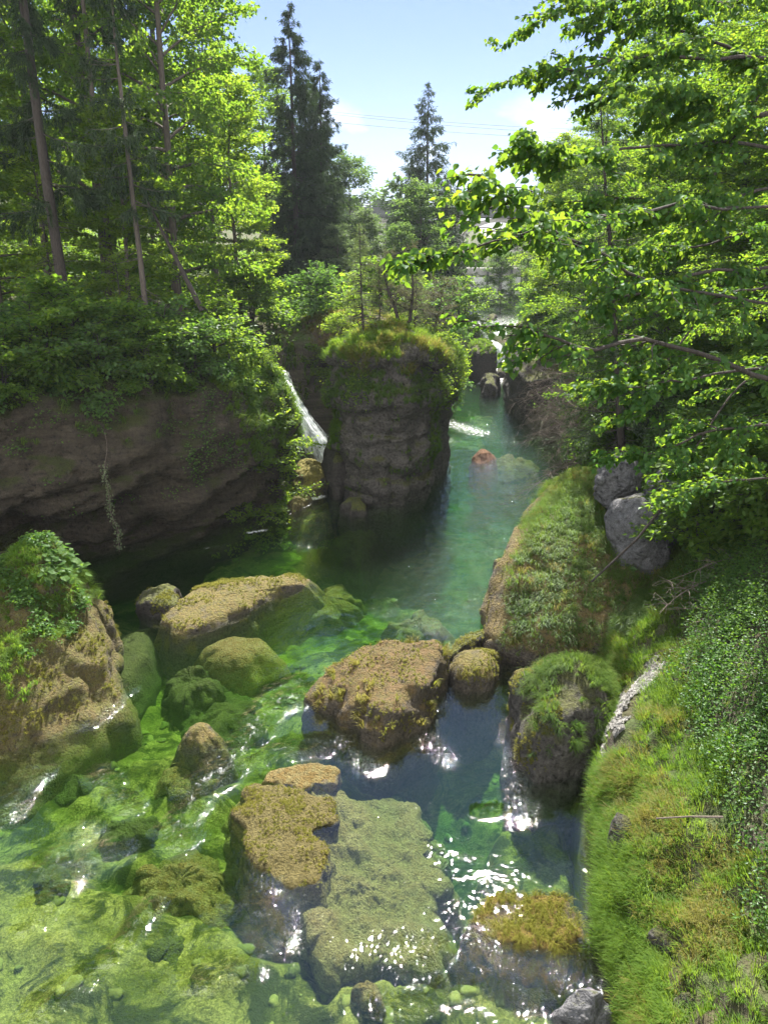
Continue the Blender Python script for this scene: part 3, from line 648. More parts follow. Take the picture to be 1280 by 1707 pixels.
# grass, moss and small plants on the cliff
def lipfn(c, n): return np.clip((n[:, 2]+.05), 0, 1)*np.clip((c[:, 2]-4.6)/.8, 0, 1)*(n[:, 2] < .93)*(c[:, 1] > 19)*(.25+np.clip(fbm(c*.8, 3, 5)+.15, 0, 1)*1.5)
tag(grass_on('cliff_edge_grass', CV, CQ, 16000, .42, .022, 3, M['grass_green'], fn=lipfn, droop=.95, down=.9), 'drooping green grass fringe along the cliff edge', kind='stuff')
def cornerfn(c, n): return (c[:, 0] > -7.2)*(c[:, 1] > 31.5)*(c[:, 2] > 2.9)*np.clip(n[:, 2]+.55+fbm(c*1.2, 3, 6), 0, 1)
tag(grass_on('cliff_corner_grass', CV, CQ, 22000, .40, .022, 4, M['grass'], fn=cornerfn, droop=.95, down=1.0), 'sunlit yellow-green grass hanging on the cliff corner by the side waterfall', kind='stuff')
def facefn(c, n): return (c[:, 2] > 2.2)*(c[:, 1] > 19)*(c[:, 1] < 33.5)*(n[:, 2] < .6)*np.clip(fbm(c*.55, 3, 8)-.02, 0, 1)*np.clip(n[:, 2]+.6, 0, 1)
tag(cover_on('cliff_face_plants', CV, CQ, 9000, .10, 5, M['leaf_dark'], fn=facefn, lift=.12), 'small dark green plants clinging to the cliff face', kind='stuff')

# hanging vine
def vine(name, p0, z1, label, seed, n=300, wdt=.07, cat='vine'):
    rng = np.random.default_rng(seed); z = np.linspace(p0[2], z1, 30); P = np.stack([p0[0]+.10*np.sin(z*1.3)+.04*np.sin(z*4), p0[1]+.0*z, z], 1)
    root = empty(name, (p0[0], p0[1], z1), label, cat); a = Acc(); a.tube(P, .010, 4); a.build('stem', M['bark_dead'], root, loc=root.location)
    i = rng.integers(8, 29, n); pp = P[i]+rng.normal(size=(n, 3))*np.array([wdt, wdt, .06]); D = rng.normal(size=(n, 3)); D[:, 2] -= .6
    v, q, t, f = leaves(pp, D, rng.normal(size=(n, 3))+np.array([0, -1, .4]), .09, LEAF4, rng); mk('foliage', v, q, t, M['vine'], root, loc=root.location, fattr={'rnd': f})
p = PY(172, 720, 26.3); q = PY(186, 925, 26.0); vine('hanging_vine', p, q[2], 'long thin hanging vine dangling past the dark cave mouth', 2)
p = PY(432, 680, 32.6); q = PY(437, 768, 32.6); vine('hanging_vine', p, q[2], 'short leafy vine hanging on the grassy cliff corner by the side waterfall', 3, 420, .10)

# ------------------------------------------------------------------ mounds, boulders, pillar
def boulder(name, label, cat, poly, prof, mat, z=0.0, group=None, grass=None, part='stone', **kw):
    P = pxpoly(poly, z) if poly[0][0] > 30 or poly[0][1] > 60 else poly
    V, Q, T = mound(P, prof, **kw); c = np.array([V[:, 0].mean(), V[:, 1].mean(), 0.0])
    if grass:
        root = empty(name, c, label, cat, group); mk(part, V, Q, T, mat, root, True, loc=c)
        for gname, fnn, cnt, kwg in grass:
            o = fnn(gname, V, Q, cnt, parent=root, loc=c, **kwg); o['kind'] = 'stuff'
    else:
        root = mk(name, V, Q, T, mat, None, True, loc=c); tag(root, label, cat, group)
    return V, Q, T
def se(Hh, n=3, under=-2.5, flare=1.15, k=9):
    a = np.linspace(0, pi/2, k); pr = [(sin(x)**(2/n), Hh*cos(x)**(2/n)) for x in a]
    return pr+[(1+(flare-1)*.4, under*.3), (flare, under)]
def upfn(lo=.2, hi=.6, fr=1.2, seed=3, thr=-.1, zmin=.15): return lambda c, n: np.clip((n[:, 2]-lo)/(hi-lo), 0, 1)*(c[:, 2] > zmin)*np.clip(fbm(c*fr, 3, seed)-thr, 0, 1)

# the free-standing rock pillar
PC = np.array([.05, 37.0])
ang = np.linspace(0, 2*pi, 28, endpoint=False)
prad = np.array([3.0, 3.0, 2.95, 2.9, 2.9, 2.9, 2.95, 3.0, 3.0, 3.0, 2.9, 2.9, 2.95, 2.95, 2.9, 2.95, 3.0, 2.95, 2.9, 2.95, 3.05, 3.15, 3.1, 3.0, 2.95, 3.0, 3.05, 3.05])*.865*np.array([.93,.95,.9,.92,.95,.9,.92,.95,.9,.93,.95,.9,.93,.95,.9,.96,.9,.97,.88,.95,.9,.96,.9,.97,.88,.95,.9,.94])
ppoly = [(PC[0]+r*cos(a), PC[1]+1.05*r*sin(a)) for a, r in zip(ang, prad)]
pprof = [(0, 7.85), (.45, 7.75), (.75, 7.55), (.95, 7.2), (1.06, 6.95), (1.06, 6.75), (.93, 6.45), (.97, 5.9), (1.06, 5.35), (1.12, 5.05), (1.02, 4.75), (.93, 4.5), (.92, 4.1), (.96, 3.4), (.97, 2.7), (.95, 2.1), (.83, 1.6), (.79, 1.3), (.92, 1.05), (.93, .8), (.77, .55), (.84, .35), (.80, .05), (.76, -.5), (.8, -4)]
PV, PQ, PT = mound(ppoly, pprof, n=190, rings=140, amp=.40, freq=.75, strata=2.0, seed=5, soft=2, ridge=.55)
pc = np.array([PC[0], PC[1], 0.])
pill = empty('rock_pillar', pc, 'free-standing dark rock pillar topped with grass in the middle of the river', 'rock')
mk('stone', PV, PQ, PT, M['pillar'], pill, True, loc=pc)
tag(grass_on('top_grass', PV, PQ, 30000, .36, .018, 11, M['grass'], pill, pc, fn=lambda c, n: (c[:, 2] > 6.7)*np.clip(n[:, 2]*2-.1, 0, 1)*np.clip(.35+fbm(c*.9, 3, 2), 0, 1), droop=.45, down=.8), kind='stuff')
tag(grass_on('dry_top_grass', PV, PQ, 9000, .5, .018, 16, M['grass_dry'], pill, pc, fn=lambda c, n: (c[:, 2] > 6.3)*np.clip(n[:, 2]*2+.4, 0, 1)*np.clip(fbm(c*.9+7, 3, 2)+.1, 0, 1), droop=.7, down=.9), kind='stuff')
tag(grass_on('ledge_grass', PV, PQ, 14000, .34, .02, 12, M['grass_green'], pill, pc, fn=lambda c, n: (c[:, 2] > 4.75)*(c[:, 2] < 6.9)*np.clip(n[:, 2]+.25+.5*fbm(c, 3, 3), 0, 1), droop=1, down=1), kind='stuff')
tag(grass_on('side_moss', PV, PQ, 16000, .22, .02, 13, M['grass'], pill, pc, fn=lambda c, n: (c[:, 2] > 1.4)*(c[:, 2] < 5)*(abs(c[:, 0]-PC[0]) > 2.1)*np.clip(.35+fbm(c*1.3, 3, 3), 0, 1), droop=1, down=1), kind='stuff')
tag(grass_on('face_tufts', PV, PQ, 5000, .2, .018, 14, M['grass_green'], pill, pc, fn=lambda c, n: (c[:, 2] > .5)*(c[:, 2] < 4.8)*np.clip(fbm(c*1.7, 3, 9)-.12, 0, 1), droop=1, down=1), kind='stuff')
tag(cover_on('ledge_plants', PV, PQ, 2600, .12, 15, M['leaf_beech'], pill, pc, fn=lambda c, n: (c[:, 2] > 4.9)*(c[:, 2] < 6.9)*np.clip(fbm(c*.9+3, 3, 4), 0, 1)*(1+2*(c[:, 0] > 1.2)), lift=.4), kind='stuff')

# island ridge behind the pillar and bank between ravine and channel belong to the ground; side ledge on the pillar's right
boulder('overgrown_ledge', 'overgrown grassy rock ledge behind the right shoulder of the pillar', 'rock', [(2.0, 38), (3.2, 38.6), (4.1, 40.5), (4.2, 43.5), (3.4, 46.5), (1, 47), (0, 43), (.6, 39)],
        [(0, 7.2), (.5, 7.0), (.85, 6.4), (1.0, 5.6), (.92, 4.7), (.75, 3.6), (.7, 1.5), (.72, 0), (.7, -3)], M['pillar'], amp=.35, freq=.8, strata=1.6, seed=15, ridge=.3,
        grass=[('grass', grass_on, 16000, dict(ln=.45, wd=.026, seed=21, mat=M['grass'], fn=lambda c, n: (c[:, 2] > 3.5)*np.clip(n[:, 2]+.35, 0, 1), droop=.9, down=1)),
               ('plants', cover_on, 3500, dict(size=.13, seed=22, mat=M['leaf_beech'], fn=lambda c, n: (c[:, 2] > 3.6)*np.clip(.2+fbm(c*.8, 3, 4), 0, 1), lift=.5))])
# brown earth bank at the head of the ravine, behind the side waterfall
boulder('earth_bank', 'brown grassy earth bank between the side waterfall and the pillar', 'bank', [(-5.6, 47.4), (-4.0, 45.9), (-2.6, 45.6), (-1.3, 44.2), (.2, 42.2), (1.5, 43), (1, 50), (-6, 50)],
        [(0, 7.9), (.55, 7.7), (.85, 7.2), (1.02, 6.4), (1.05, 5.6), (.98, 5.0), (.8, 4.3), (.76, 2.5), (.8, .5), (.85, -2)], plain_mat('brown_earth', (.045, .032, .022), (.14, .095, .06), 3, .95, .9, (1, 1, 2)), amp=.35, freq=.9, strata=1.2, seed=25, ridge=.2,
        grass=[('grass', grass_on, 9000, dict(ln=.5, wd=.028, seed=23, mat=M['grass_dry'], fn=lambda c, n: (c[:, 2] > 4.8)*np.clip(n[:, 2]+.5+.6*fbm(c, 3, 3), 0, 1), droop=1, down=1))])

MG = [('grass', grass_on, 900, dict(ln=.26, wd=.018, seed=31, mat=M['grass_dry'], fn=upfn(.1, .6, 1.5, 4, .05), droop=.7, down=.9))]
# centre boulder
boulder('flat_boulder', 'large rusty-topped mossy boulder in mid-river, biggest of the midstream rocks', 'boulder',
        [(515, 1168), (540, 1140), (600, 1118), (660, 1112), (700, 1112), (738, 1110), (742, 1145), (715, 1185), (690, 1215), (645, 1240), (610, 1235), (570, 1200)],
        [(0, 1.02), (.5, 1.0), (.74, .93), (.86, .82), (.95, .55), (1.0, .1), (1.02, -.3), (1.1, -2.5)], rock_mat('rusty_boulder', (.06, .05, .04), (.17, .14, .10), (.15, .145, .04), (.25, .165, .07), .25, .85, .5, 1.5, 1.0, 1.6), centre=PZ(668, 1152)[:2],
        amp=.22, freq=1.25, strata=1.6, seed=33, tilt=(.16, .05), soft=1, ridge=.5, rings=60, n=130,
        grass=[('tufts', grass_on, 1500, dict(ln=.28, wd=.018, seed=34, mat=M['grass_dry'], fn=lambda c, n: np.clip(n[:, 2]-.1, 0, 1)*(c[:, 2] > .15)*(c[:, 2] < .95)*np.clip(fbm(c*2.2, 2, 9)-.12, 0, 1), droop=.6, down=.9)),
               ('moss', grass_on, 9000, dict(ln=.075, wd=.009, seed=35, mat=M['algae'], fn=lambda c, n: np.clip(n[:, 2]+.2, 0, 1)*(c[:, 2] > .1)*np.clip(fbm(c*1.5, 2, 19)+.1, 0, 1), droop=.6, down=.5))])
boulder('round_boulder', 'small rounded mossy boulder between the midstream boulder and the grassy mound', 'boulder', [(748, 1125), (765, 1105), (800, 1100), (832, 1112), (836, 1135), (810, 1152), (780, 1158), (755, 1145)],
        se(.72, 2.6), M['mossrock'], amp=.12, freq=1.6, seed=36, ridge=.3, grass=[('moss', grass_on, 5000, dict(ln=.075, wd=.009, seed=36, mat=M['algae'], fn=lambda c, n: (c[:, 2] > .05)*np.clip(n[:, 2]+.2, 0, 1)*np.clip(fbm(c*1.6, 2, 19)+.08, 0, 1), droop=.6, down=.5))])
boulder('small_stone', 'small green stone wedged behind the rounded mossy boulder', 'stone', [(800, 1100), (812, 1092), (826, 1094), (830, 1104), (815, 1110)], se(.75, 2.6), M['mossrock'], amp=.08, freq=2.6, seed=37)
boulder('low_ledge', 'dark low rock ledge running from midstream to the grassy mound', 'rock', [(738, 1098), (770, 1080), (815, 1062), (850, 1058), (850, 1085), (800, 1088), (765, 1100), (745, 1112)], se(.45, 3), M['darkrock'], amp=.14, freq=1.5, seed=38, ridge=.4, grass=[('moss', grass_on, 5000, dict(ln=.075, wd=.009, seed=38, mat=M['algae'], fn=lambda c, n: (c[:, 2] > .05)*np.clip(n[:, 2]+.2, 0, 1)*np.clip(fbm(c*1.6, 2, 19)+.08, 0, 1), droop=.6, down=.5))])
# right boulder with grass
boulder('grassy_boulder', 'grey boulder with trailing grass on its top below the gravel strip', 'boulder',
        [(846, 1212), (862, 1180), (900, 1160), (960, 1160), (1010, 1180), (1020, 1240), (985, 1280), (930, 1298), (890, 1308), (862, 1275)],
        [(0, 1.75), (.4, 1.65), (.68, 1.4), (.85, 1.0), (.96, .5), (1.0, .05), (1.0, -.4), (1.05, -2.5)], M['pillar'], centre=PZ(950, 1220)[:2], amp=.24, freq=1.1, seed=40, ridge=.5, soft=1, n=120, rings=56,
        grass=[('grass', grass_on, 11000, dict(ln=.26, wd=.012, seed=41, mat=M['grass_green'], fn=lambda c, n: np.clip(n[:, 2]-.1, 0, 1)*(c[:, 2] > .4)*np.clip(fbm(c*1.3, 3, 5)+.12, 0, 1)*(c[:, 0] > 3.5), droop=1, down=1)),
               ('moss', grass_on, 5000, dict(ln=.09, wd=.010, seed=42, mat=M['algae'], fn=lambda c, n: (c[:, 2] > .1)*(c[:, 0] < 4.2)*np.clip(fbm(c*1.5, 2, 19)+.1, 0, 1), droop=.6, down=.5))])
for k, (pl, hh, lab) in enumerate([([(850, 1142), (862, 1132), (880, 1134), (884, 1146), (866, 1152)], .5, 'little yellow-green stone in front of the grassy mound, left of a pair'),
                                   ([(878, 1136), (890, 1126), (908, 1128), (912, 1140), (895, 1147)], .62, 'little mossy stone in front of the grassy mound, right of a pair')]):
    boulder('small_stone', lab, 'stone', pl, se(hh, 2.6), M['mossrock'], amp=.09, freq=2.6, seed=43+k)
# big grassy mound on the right bank
boulder('grassy_mound', 'big grass-covered rock mound on the right bank with yellow lichen on its river side', 'rock',
        [(3.25, 20.6), (3.15, 22.6), (3.7, 24.4), (4.5, 26.6), (5.6, 29.3), (6.6, 31.2), (8.2, 32.2), (10.5, 31), (11.5, 27), (11, 23), (9.3, 20.6), (7.2, 19.6), (5, 19.7)],
        [(0, 3.7), (.35, 3.45), (.6, 2.9), (.8, 2.2), (.93, 1.4), (1.0, .7), (1.0, .3), (.98, -.2), (1.03, -3)], rock_mat('mound_stone', (.06, .052, .045), (.22, .19, .15), (.30, .24, .09), (.24, .18, .07), .0, .7, .6, 1.6, 1.0, 1.4), centre=(8.0, 27.2), amp=.34, freq=.7, seed=50, ridge=.35, soft=2, n=170, rings=80,
        grass=[('grass', grass_on, 110000, dict(ln=.32, wd=.012, seed=51, mat=M['grass_green'], fn=lambda c, n: np.clip(n[:, 2]-.05, 0, 1)*(c[:, 2] > .55)*np.clip((c[:, 0]-3.45-.30*(c[:, 1]-20.6)+.35*fbm(c*1.5, 2, 6))*2.5, 0, 1)*np.clip(fbm(c*.9, 3, 5)+.8, 0, 1), droop=.8, down=.5, tuft=22, rad=.3)),
               ('lichen', grass_on, 12000, dict(ln=.075, wd=.009, seed=54, mat=M['algae'], fn=lambda c, n: (c[:, 2] > .1)*(c[:, 0] < 4.3+.30*(c[:, 1]-20.6))*np.clip(.3+fbm(c*1.2, 3, 15), 0, 1), droop=.6, down=.5)),
               ('dry_grass', grass_on, 7000, dict(ln=.32, wd=.016, seed=52, mat=M['grass_dry'], fn=lambda c, n: np.clip(n[:, 2]+.1, 0, 1)*(c[:, 2] > .6)*(c[:, 0] > 3.8+.3*(c[:, 1]-20.6))*np.clip(fbm(c*1.1, 3, 15)+.05, 0, 1), droop=1, down=1))])
boulder('waterside_stone', 'tiny dark stone in the water beside the yellow side of the grassy mound', 'stone', [(822, 940), (832, 935), (845, 937), (842, 943), (828, 944)], se(.22, 2.5), M['mossrock'], amp=.06, freq=3, seed=53)
# grey rocks above the mound
def lump(name, label, c, sz, seed, mat, amp=.25, cuts=9, cat='boulder', rot=0, ridge=.2, smooth=True):
    rng = np.random.default_rng(seed); bm = bmesh.new(); bmesh.ops.create_icosphere(bm, subdivisions=6, radius=1)
    V = np.array([v.co[:] for v in bm.verts]); T = np.array([[v.index for v in f.verts] for f in bm.faces]); bm.free()
    for _ in range(cuts):
        d = norm(rng.normal(size=3)); h = rng.uniform(.62, .9); q = V@d; V = V-np.maximum(q-h, 0)[:, None]*d*.92
    V = V*np.array(sz); N = vnormals(V, None, T); q = V*(1.3/max(sz))*1.4+seed
    V = V+N*(amp*(fbm(q, 5, seed)+ridge*(1-2*abs(fbm(q*1.2, 3, seed+3)))))[:, None]
    R = np.array([[cos(rot), -sin(rot), 0], [sin(rot), cos(rot), 0], [0, 0, 1]]); V = V@R.T
    return tag(mk(name, V+np.array(c), None, T, mat, smooth=smooth, loc=np.array(c)), label, cat)
p = PY(1068, 880, 22.6); lump('grey_boulder', 'smooth pale grey boulder leaning on the grassy mound under the shrubs', p+np.array([0, 0, -.35]), (1.15, 1.1, 1.6), 3, M['greyrock'], rot=.5)
p = PY(1022, 815, 24.6); lump('grey_boulder', 'upright grey rock slab behind the crest of the grassy mound', p, (.85, 1.0, 1.2), 5, M['greyrock'], rot=.2)
p = PY(1135, 850, 23.2); lump('grey_boulder', 'grey block right of the leaning pale boulder, half under leaves', p, (1.3, 1.2, 1.5), 7, M['greyrock'], rot=1.2)

# left promontory
boulder('rock_promontory', 'big mossy rock promontory with grass and broad leaves at the left edge', 'rock',
        [(-14.5, 17.2), (-11, 16.2), (-9.3, 16.2), (-8.3, 17.3), (-7.5, 18.5), (-7.9, 19.7), (-8.3, 21.2), (-8.7, 22.4), (-9.6, 23.3), (-11.5, 23), (-14.5, 22)],
        [(0, 3.75), (.10, 3.65), (.2, 3.0), (.32, 2.35), (.48, 1.8), (.66, 1.3), (.84, .75), (.93, .42), (1.0, .08), (1.1, -.3), (1.35, -1.8), (1.4, -3)], M['lichenrock'], centre=(-9.75, 20.6), amp=.36, freq=.75, seed=60, ridge=.5, soft=1, n=170, rings=90,
        grass=[('grass', grass_on, 34000, dict(ln=.30, wd=.013, seed=61, mat=M['grass'], fn=lambda c, n: (c[:, 2] > .9)*np.clip(n[:, 2]+.1, 0, 1)*(c[:, 0] < -8.75+.25*(c[:, 2]-2))*np.clip(fbm(c*.9, 3, 5)+.5, 0, 1), droop=.95, down=1)),
               ('moss', grass_on, 34000, dict(ln=.11, wd=.010, seed=62, mat=M['algae'], fn=lambda c, n: (c[:, 2] > .05)*np.clip(n[:, 2]+.1, 0, 1)*np.clip(fbm(c*1.2, 3, 25)+.06, 0, 1), droop=.6, down=.6)),
               ('broad_leaves', cover_on, 520, dict(size=.21, seed=63, mat=M['leaf_dark'], fn=lambda c, n: (c[:, 2] > 2.4)*np.clip(n[:, 2], 0, 1)*np.clip(fbm(c*1.1+4, 2, 7)+.2, 0, 1), lift=.25, tmpl=LEAF8, flat=.35)),
               ('herbs', cover_on, 7000, dict(size=.10, seed=64, mat=M['cover'], fn=lambda c, n: (c[:, 2] > 1.6)*np.clip(n[:, 2], 0, 1)*np.clip(fbm(c*1.4+1, 2, 8)-.05, 0, 1), lift=.2))])
# long rock and friends below the cliff
boulder('long_rock', 'long low mossy rock with a yellow tip stretching into the green water', 'rock', [(272, 1035), (285, 1010), (320, 985), (370, 970), (440, 965), (490, 960), (522, 966), (510, 978), (470, 990), (430, 1008), (385, 1030), (340, 1050), (300, 1058)],
        se(.34, 2.2, -2.5, 1.4), M['mossrock'], centre=PZ(370, 1010)[:2], amp=.15, freq=1.1, seed=65, ridge=.5, n=140, rings=50,
        grass=[('moss', grass_on, 14000, dict(ln=.09, wd=.010, seed=66, mat=M['algae'], fn=lambda c, n: (c[:, 2] > .05)*np.clip(n[:, 2], 0, 1)*np.clip(fbm(c*1.3, 2, 19)+.15, 0, 1), droop=.6, down=.5))])
boulder('dark_stone', 'dark moss-topped stone between the promontory and the long low rock', 'stone', [(232, 1018), (248, 992), (280, 988), (306, 996), (300, 1018), (268, 1030)], se(.5, 3), M['darkrock'], amp=.16, freq=1.6, seed=67, ridge=.4, grass=[('moss', grass_on, 5000, dict(ln=.075, wd=.009, seed=67, mat=M['algae'], fn=lambda c, n: (c[:, 2] > .05)*np.clip(n[:, 2]+.2, 0, 1)*np.clip(fbm(c*1.6, 2, 19)+.08, 0, 1), droop=.6, down=.5))])
for k, (pl, hh, lab, mt) in enumerate([
    ([(345, 1062), (380, 1046), (430, 1048), (442, 1062), (410, 1078), (370, 1080)], -.22, 'yellowish rock just awash beside the long low rock', 'algaerock'),
    ([(186, 1060), (215, 1035), (245, 1030), (240, 1075), (215, 1105), (190, 1110)], -.30, 'dark green rock skirting the foot of the left promontory', 'darkalgae'),
    ([(308, 1222), (325, 1206), (350, 1208), (356, 1226), (336, 1240)], .22, 'brown rock tip breaking the surface in the left pool', 'mossrock')]):
    boulder('awash_rock', lab, 'rock', pl, ([(0, .16), (.4, .1), (.8, 0), (1.2, -.15), (1.8, -.5), (2.4, -1.2)] if k == 2 else [(0, hh-.05), (.75, hh-.08), (1.0, hh-.16), (1.3, hh-.42), (1.8, hh-.95), (2.1, hh-1.8)]), M[mt], amp=.10, freq=1.6, seed=70+k, ridge=.5, soft=1)
# submerged rocks
SUB = [([(278, 1142), (300, 1125), (340, 1122), (362, 1140), (345, 1165), (300, 1170)], -.25, 'darkalgae', 'rounded dark green rock under water right of the promontory'),
       ([(300, 1190), (360, 1165), (430, 1175), (440, 1230), (370, 1262), (310, 1240)], -.75, 'darkalgae', 'broad dark rock under water around the brown rock tip'),
       ([(235, 1305), (262, 1275), (286, 1280), (270, 1312)], -.7, 'darkalgae', 'small dark slab under water, upper of two beside the ripple streak'),
       ([(272, 1320), (300, 1292), (350, 1288), (345, 1312), (300, 1335)], -.55, 'algaerock', 'mossy brown slab under water, lower of two beside the ripple streak'),
       ([(85, 1310), (130, 1282), (165, 1290), (150, 1330), (105, 1345)], -.7, 'darkalgae', 'dark square rock under water nearest the lower left shore'),
       ([(160, 1390), (205, 1365), (255, 1370), (250, 1405), (190, 1415)], -.5, 'darkalgae', 'dark rock under water below the left ripples'),
       ([(215, 1490), (270, 1440), (350, 1440), (395, 1490), (340, 1540), (240, 1540)], -.45, 'algaerock', 'heap of yellow-green rocks under water left of the big pale slab'),
       ([(40, 1480), (90, 1470), (120, 1500), (70, 1530)], -.5, 'darkalgae', 'dark rock under water at the far left of the lower pool'),
       ([(255, 1600), (300, 1570), (330, 1590), (290, 1640)], -.55, 'darkalgae', 'dark rock under water at the bottom left'),
       ([(480, 1010), (560, 990), (600, 1005), (560, 1030), (500, 1035)], -.6, 'algaerock', 'olive rock under water off the tip of the long low rock'),
       ([(560, 900), (600, 880), (625, 890), (600, 930)], -.4, 'darkalgae', 'dark weed-covered rock under water at the foot of the pillar'),
       ([(640, 1050), (700, 1030), (740, 1045), (700, 1068)], -.8, 'algaerock', 'green rock under water upstream of the midstream boulder'),
       ([(800, 775), (840, 765), (890, 775), (850, 790)], -.25, 'algaerock', 'brown rock under water right of the tiny orange rock')]
for k, (pl, zt, mt, lab) in enumerate(SUB):
    zt -= .30; prof = [(0, zt), (.55, zt-.05), (.8, zt-.18), (1.0, zt-.4), (1.2, zt-.75), (1.5, zt-2)]
    boulder('submerged_rock', lab, 'rock', pl, prof, M[mt], z=zt-.3, amp=.26, freq=1.7, seed=80+k, ridge=.8, soft=1, group='rocks lying under water')
# great slab just under / above the surface
boulder('algae_slab', 'big flat rock slab with golden algae, its left rim above water', 'rock',
        [(394, 1345), (410, 1318), (450, 1308), (530, 1318), (600, 1316), (680, 1322), (718, 1365), (728, 1430), (742, 1520), (715, 1572), (690, 1592), (640, 1600), (600, 1612), (566, 1642), (540, 1618), (525, 1580), (515, 1540), (495, 1510), (455, 1480), (415, 1430), (412, 1390)],
        [(0, -.36), (.5, -.34), (.75, -.31), (.88, -.32), (.96, -.48), (1.03, -.85), (1.15, -1.4), (1.35, -3)], M['slab'], z=-.45, centre=PZ(590, 1450)[:2], amp=.24, freq=1.7, seed=110, ridge=.6, soft=1, n=240, rings=130, tilt=(0, 0), dip=.14)
boulder('golden_rock', 'golden brown algae hump emerging at the left rim of the big slab', 'rock', [(396, 1350), (415, 1318), (470, 1308), (540, 1330), (560, 1370), (520, 1385), (540, 1420), (530, 1470), (480, 1480), (430, 1440), (414, 1395)],
        se(.07, 1.8, -1.5, 1.2), rock_mat('golden_algae', (.03, .03, .012), (.09, .08, .03), (.27, .23, .085), (.19, .155, .05), -.1, .6, .62, 1, 1.0, 2), amp=.13, freq=1.9, seed=112, ridge=.6, n=130, rings=60,
        grass=[('algae', grass_on, 12000, dict(ln=.06, wd=.007, seed=113, mat=M['algae'], fn=lambda c, n: np.clip(n[:, 2], 0, 1)*(c[:, 2] > -.15)*np.clip(.25+fbm(c*2, 3, 9), 0, 1), droop=1.1, down=.4))])
boulder('brown_ridge', 'narrow brown algae ridge just above the big slab', 'rock', [(432, 1302), (460, 1282), (520, 1276), (562, 1284), (560, 1306), (500, 1312)], se(.05, 2.4, -1.5, 1.15), M['algaerock'], amp=.10, freq=2, seed=114, ridge=.4)
boulder('kelp_rock', 'golden brown weed-covered rock awash near the right bank', 'rock', [(788, 1530), (815, 1500), (870, 1490), (930, 1495), (962, 1520), (962, 1560), (925, 1585), (870, 1570), (820, 1565)],
        se(-.03, 1.9, -1.8, 1.5), rock_mat('golden_weed', (.025, .028, .012), (.08, .075, .03), (.36, .26, .06), (.22, .15, .03), -.1, .6, .7, 1, 1.0, 3), amp=.12, freq=1.7, seed=115, ridge=.4, n=120,
        grass=[('weed', grass_on, 6000, dict(ln=.15, wd=.010, seed=116, mat=M['algae'], fn=lambda c, n: np.clip(n[:, 2], 0, 1)*(c[:, 2] > -.4), droop=1.15, down=.4))])
boulder('submerged_rock', 'round pale rock under water at the bottom below the big slab', 'rock', [(585, 1640), (610, 1625), (640, 1635), (638, 1668), (605, 1675)], [(0, -.35), (.6, -.38), (.9, -.55), (1, -.9), (1.1, -2)], M['algaerock'], z=-.4, amp=.1, freq=2, seed=117, group='rocks lying under water')

# far rocks of the right channel
boulder('orange_rock', 'tiny orange-brown rock alone in the sparkling channel', 'rock', [(786, 768), (796, 758), (812, 758), (824, 764), (815, 771), (798, 772)], [(0, .42), (.4, .4), (.6, .26), (.85, .1), (1, 0), (1.2, -1.5)], rock_mat('orange_stone', (.12, .055, .03), (.32, .17, .09), (.28, .16, .06), (.2, .1, .05), .3, .8, .4, 1.5, 1, 2), amp=.14, freq=2, seed=120, ridge=.5)
boulder('dark_stack', 'black jagged rock stack standing in the far channel', 'rock', [(802, 656), (812, 648), (825, 648), (829, 655), (822, 662), (806, 662)], [(0, 1.5), (.5, 1.4), (.85, 1.1), (1, .6), (1, 0), (1.05, -2)], M['darkrock'], amp=.3, freq=1.1, seed=121, ridge=.6, strata=1)
boulder('mossy_block', 'dark rock block with a bright grassy top beside the far cascade', 'rock', [(774, 632), (780, 616), (805, 612), (820, 618), (824, 632), (800, 637)], [(0, 3.1), (.5, 2.9), (.85, 2.5), (1, 1.9), (1.02, 1), (.9, 0), (.9, -2)], M['darkrock'], amp=.25, freq=.8, seed=122, ridge=.4, centre=PZ(796, 626)[:2],
        grass=[('grass', grass_on, 5000, dict(ln=.3, wd=.04, seed=123, mat=M['grass'], fn=lambda c, n: np.clip(n[:, 2]-.2, 0, 1)*(c[:, 2] > 1.2), droop=.8, down=.6))])
boulder('far_stone', 'small mossy stone at the foot of the grassy-topped block', 'stone', [(826, 626), (832, 620), (842, 621), (840, 629), (830, 630)], se(.8, 2.4), M['darkrock'], amp=.15, freq=1.2, seed=124)
boulder('channel_wall', 'dark rock wall on the right side of the far channel', 'rock', [(850, 690), (846, 660), (842, 625), (900, 612), (1000, 640), (1020, 690), (940, 712), (880, 708)], [(0, 4.8), (.6, 4.5), (.85, 4.0), (1.0, 3.0), (.97, 1.8), (1.0, .8), (.96, 0), (.95, -3)], M['darkrock'], amp=.4, freq=.7, seed=125, ridge=.5, strata=2.2, n=140, rings=60)
boulder('channel_wall', 'dark rock shelf beyond the channel wall right of the cascade', 'rock', [(852, 612), (850, 595), (900, 590), (960, 600), (960, 615), (900, 618)], [(0, 4.0), (.7, 3.8), (.95, 3.2), (1.0, 1.5), (.97, 0), (1, -3)], M['darkrock'], amp=.4, freq=.7, seed=126, ridge=.4, strata=2)
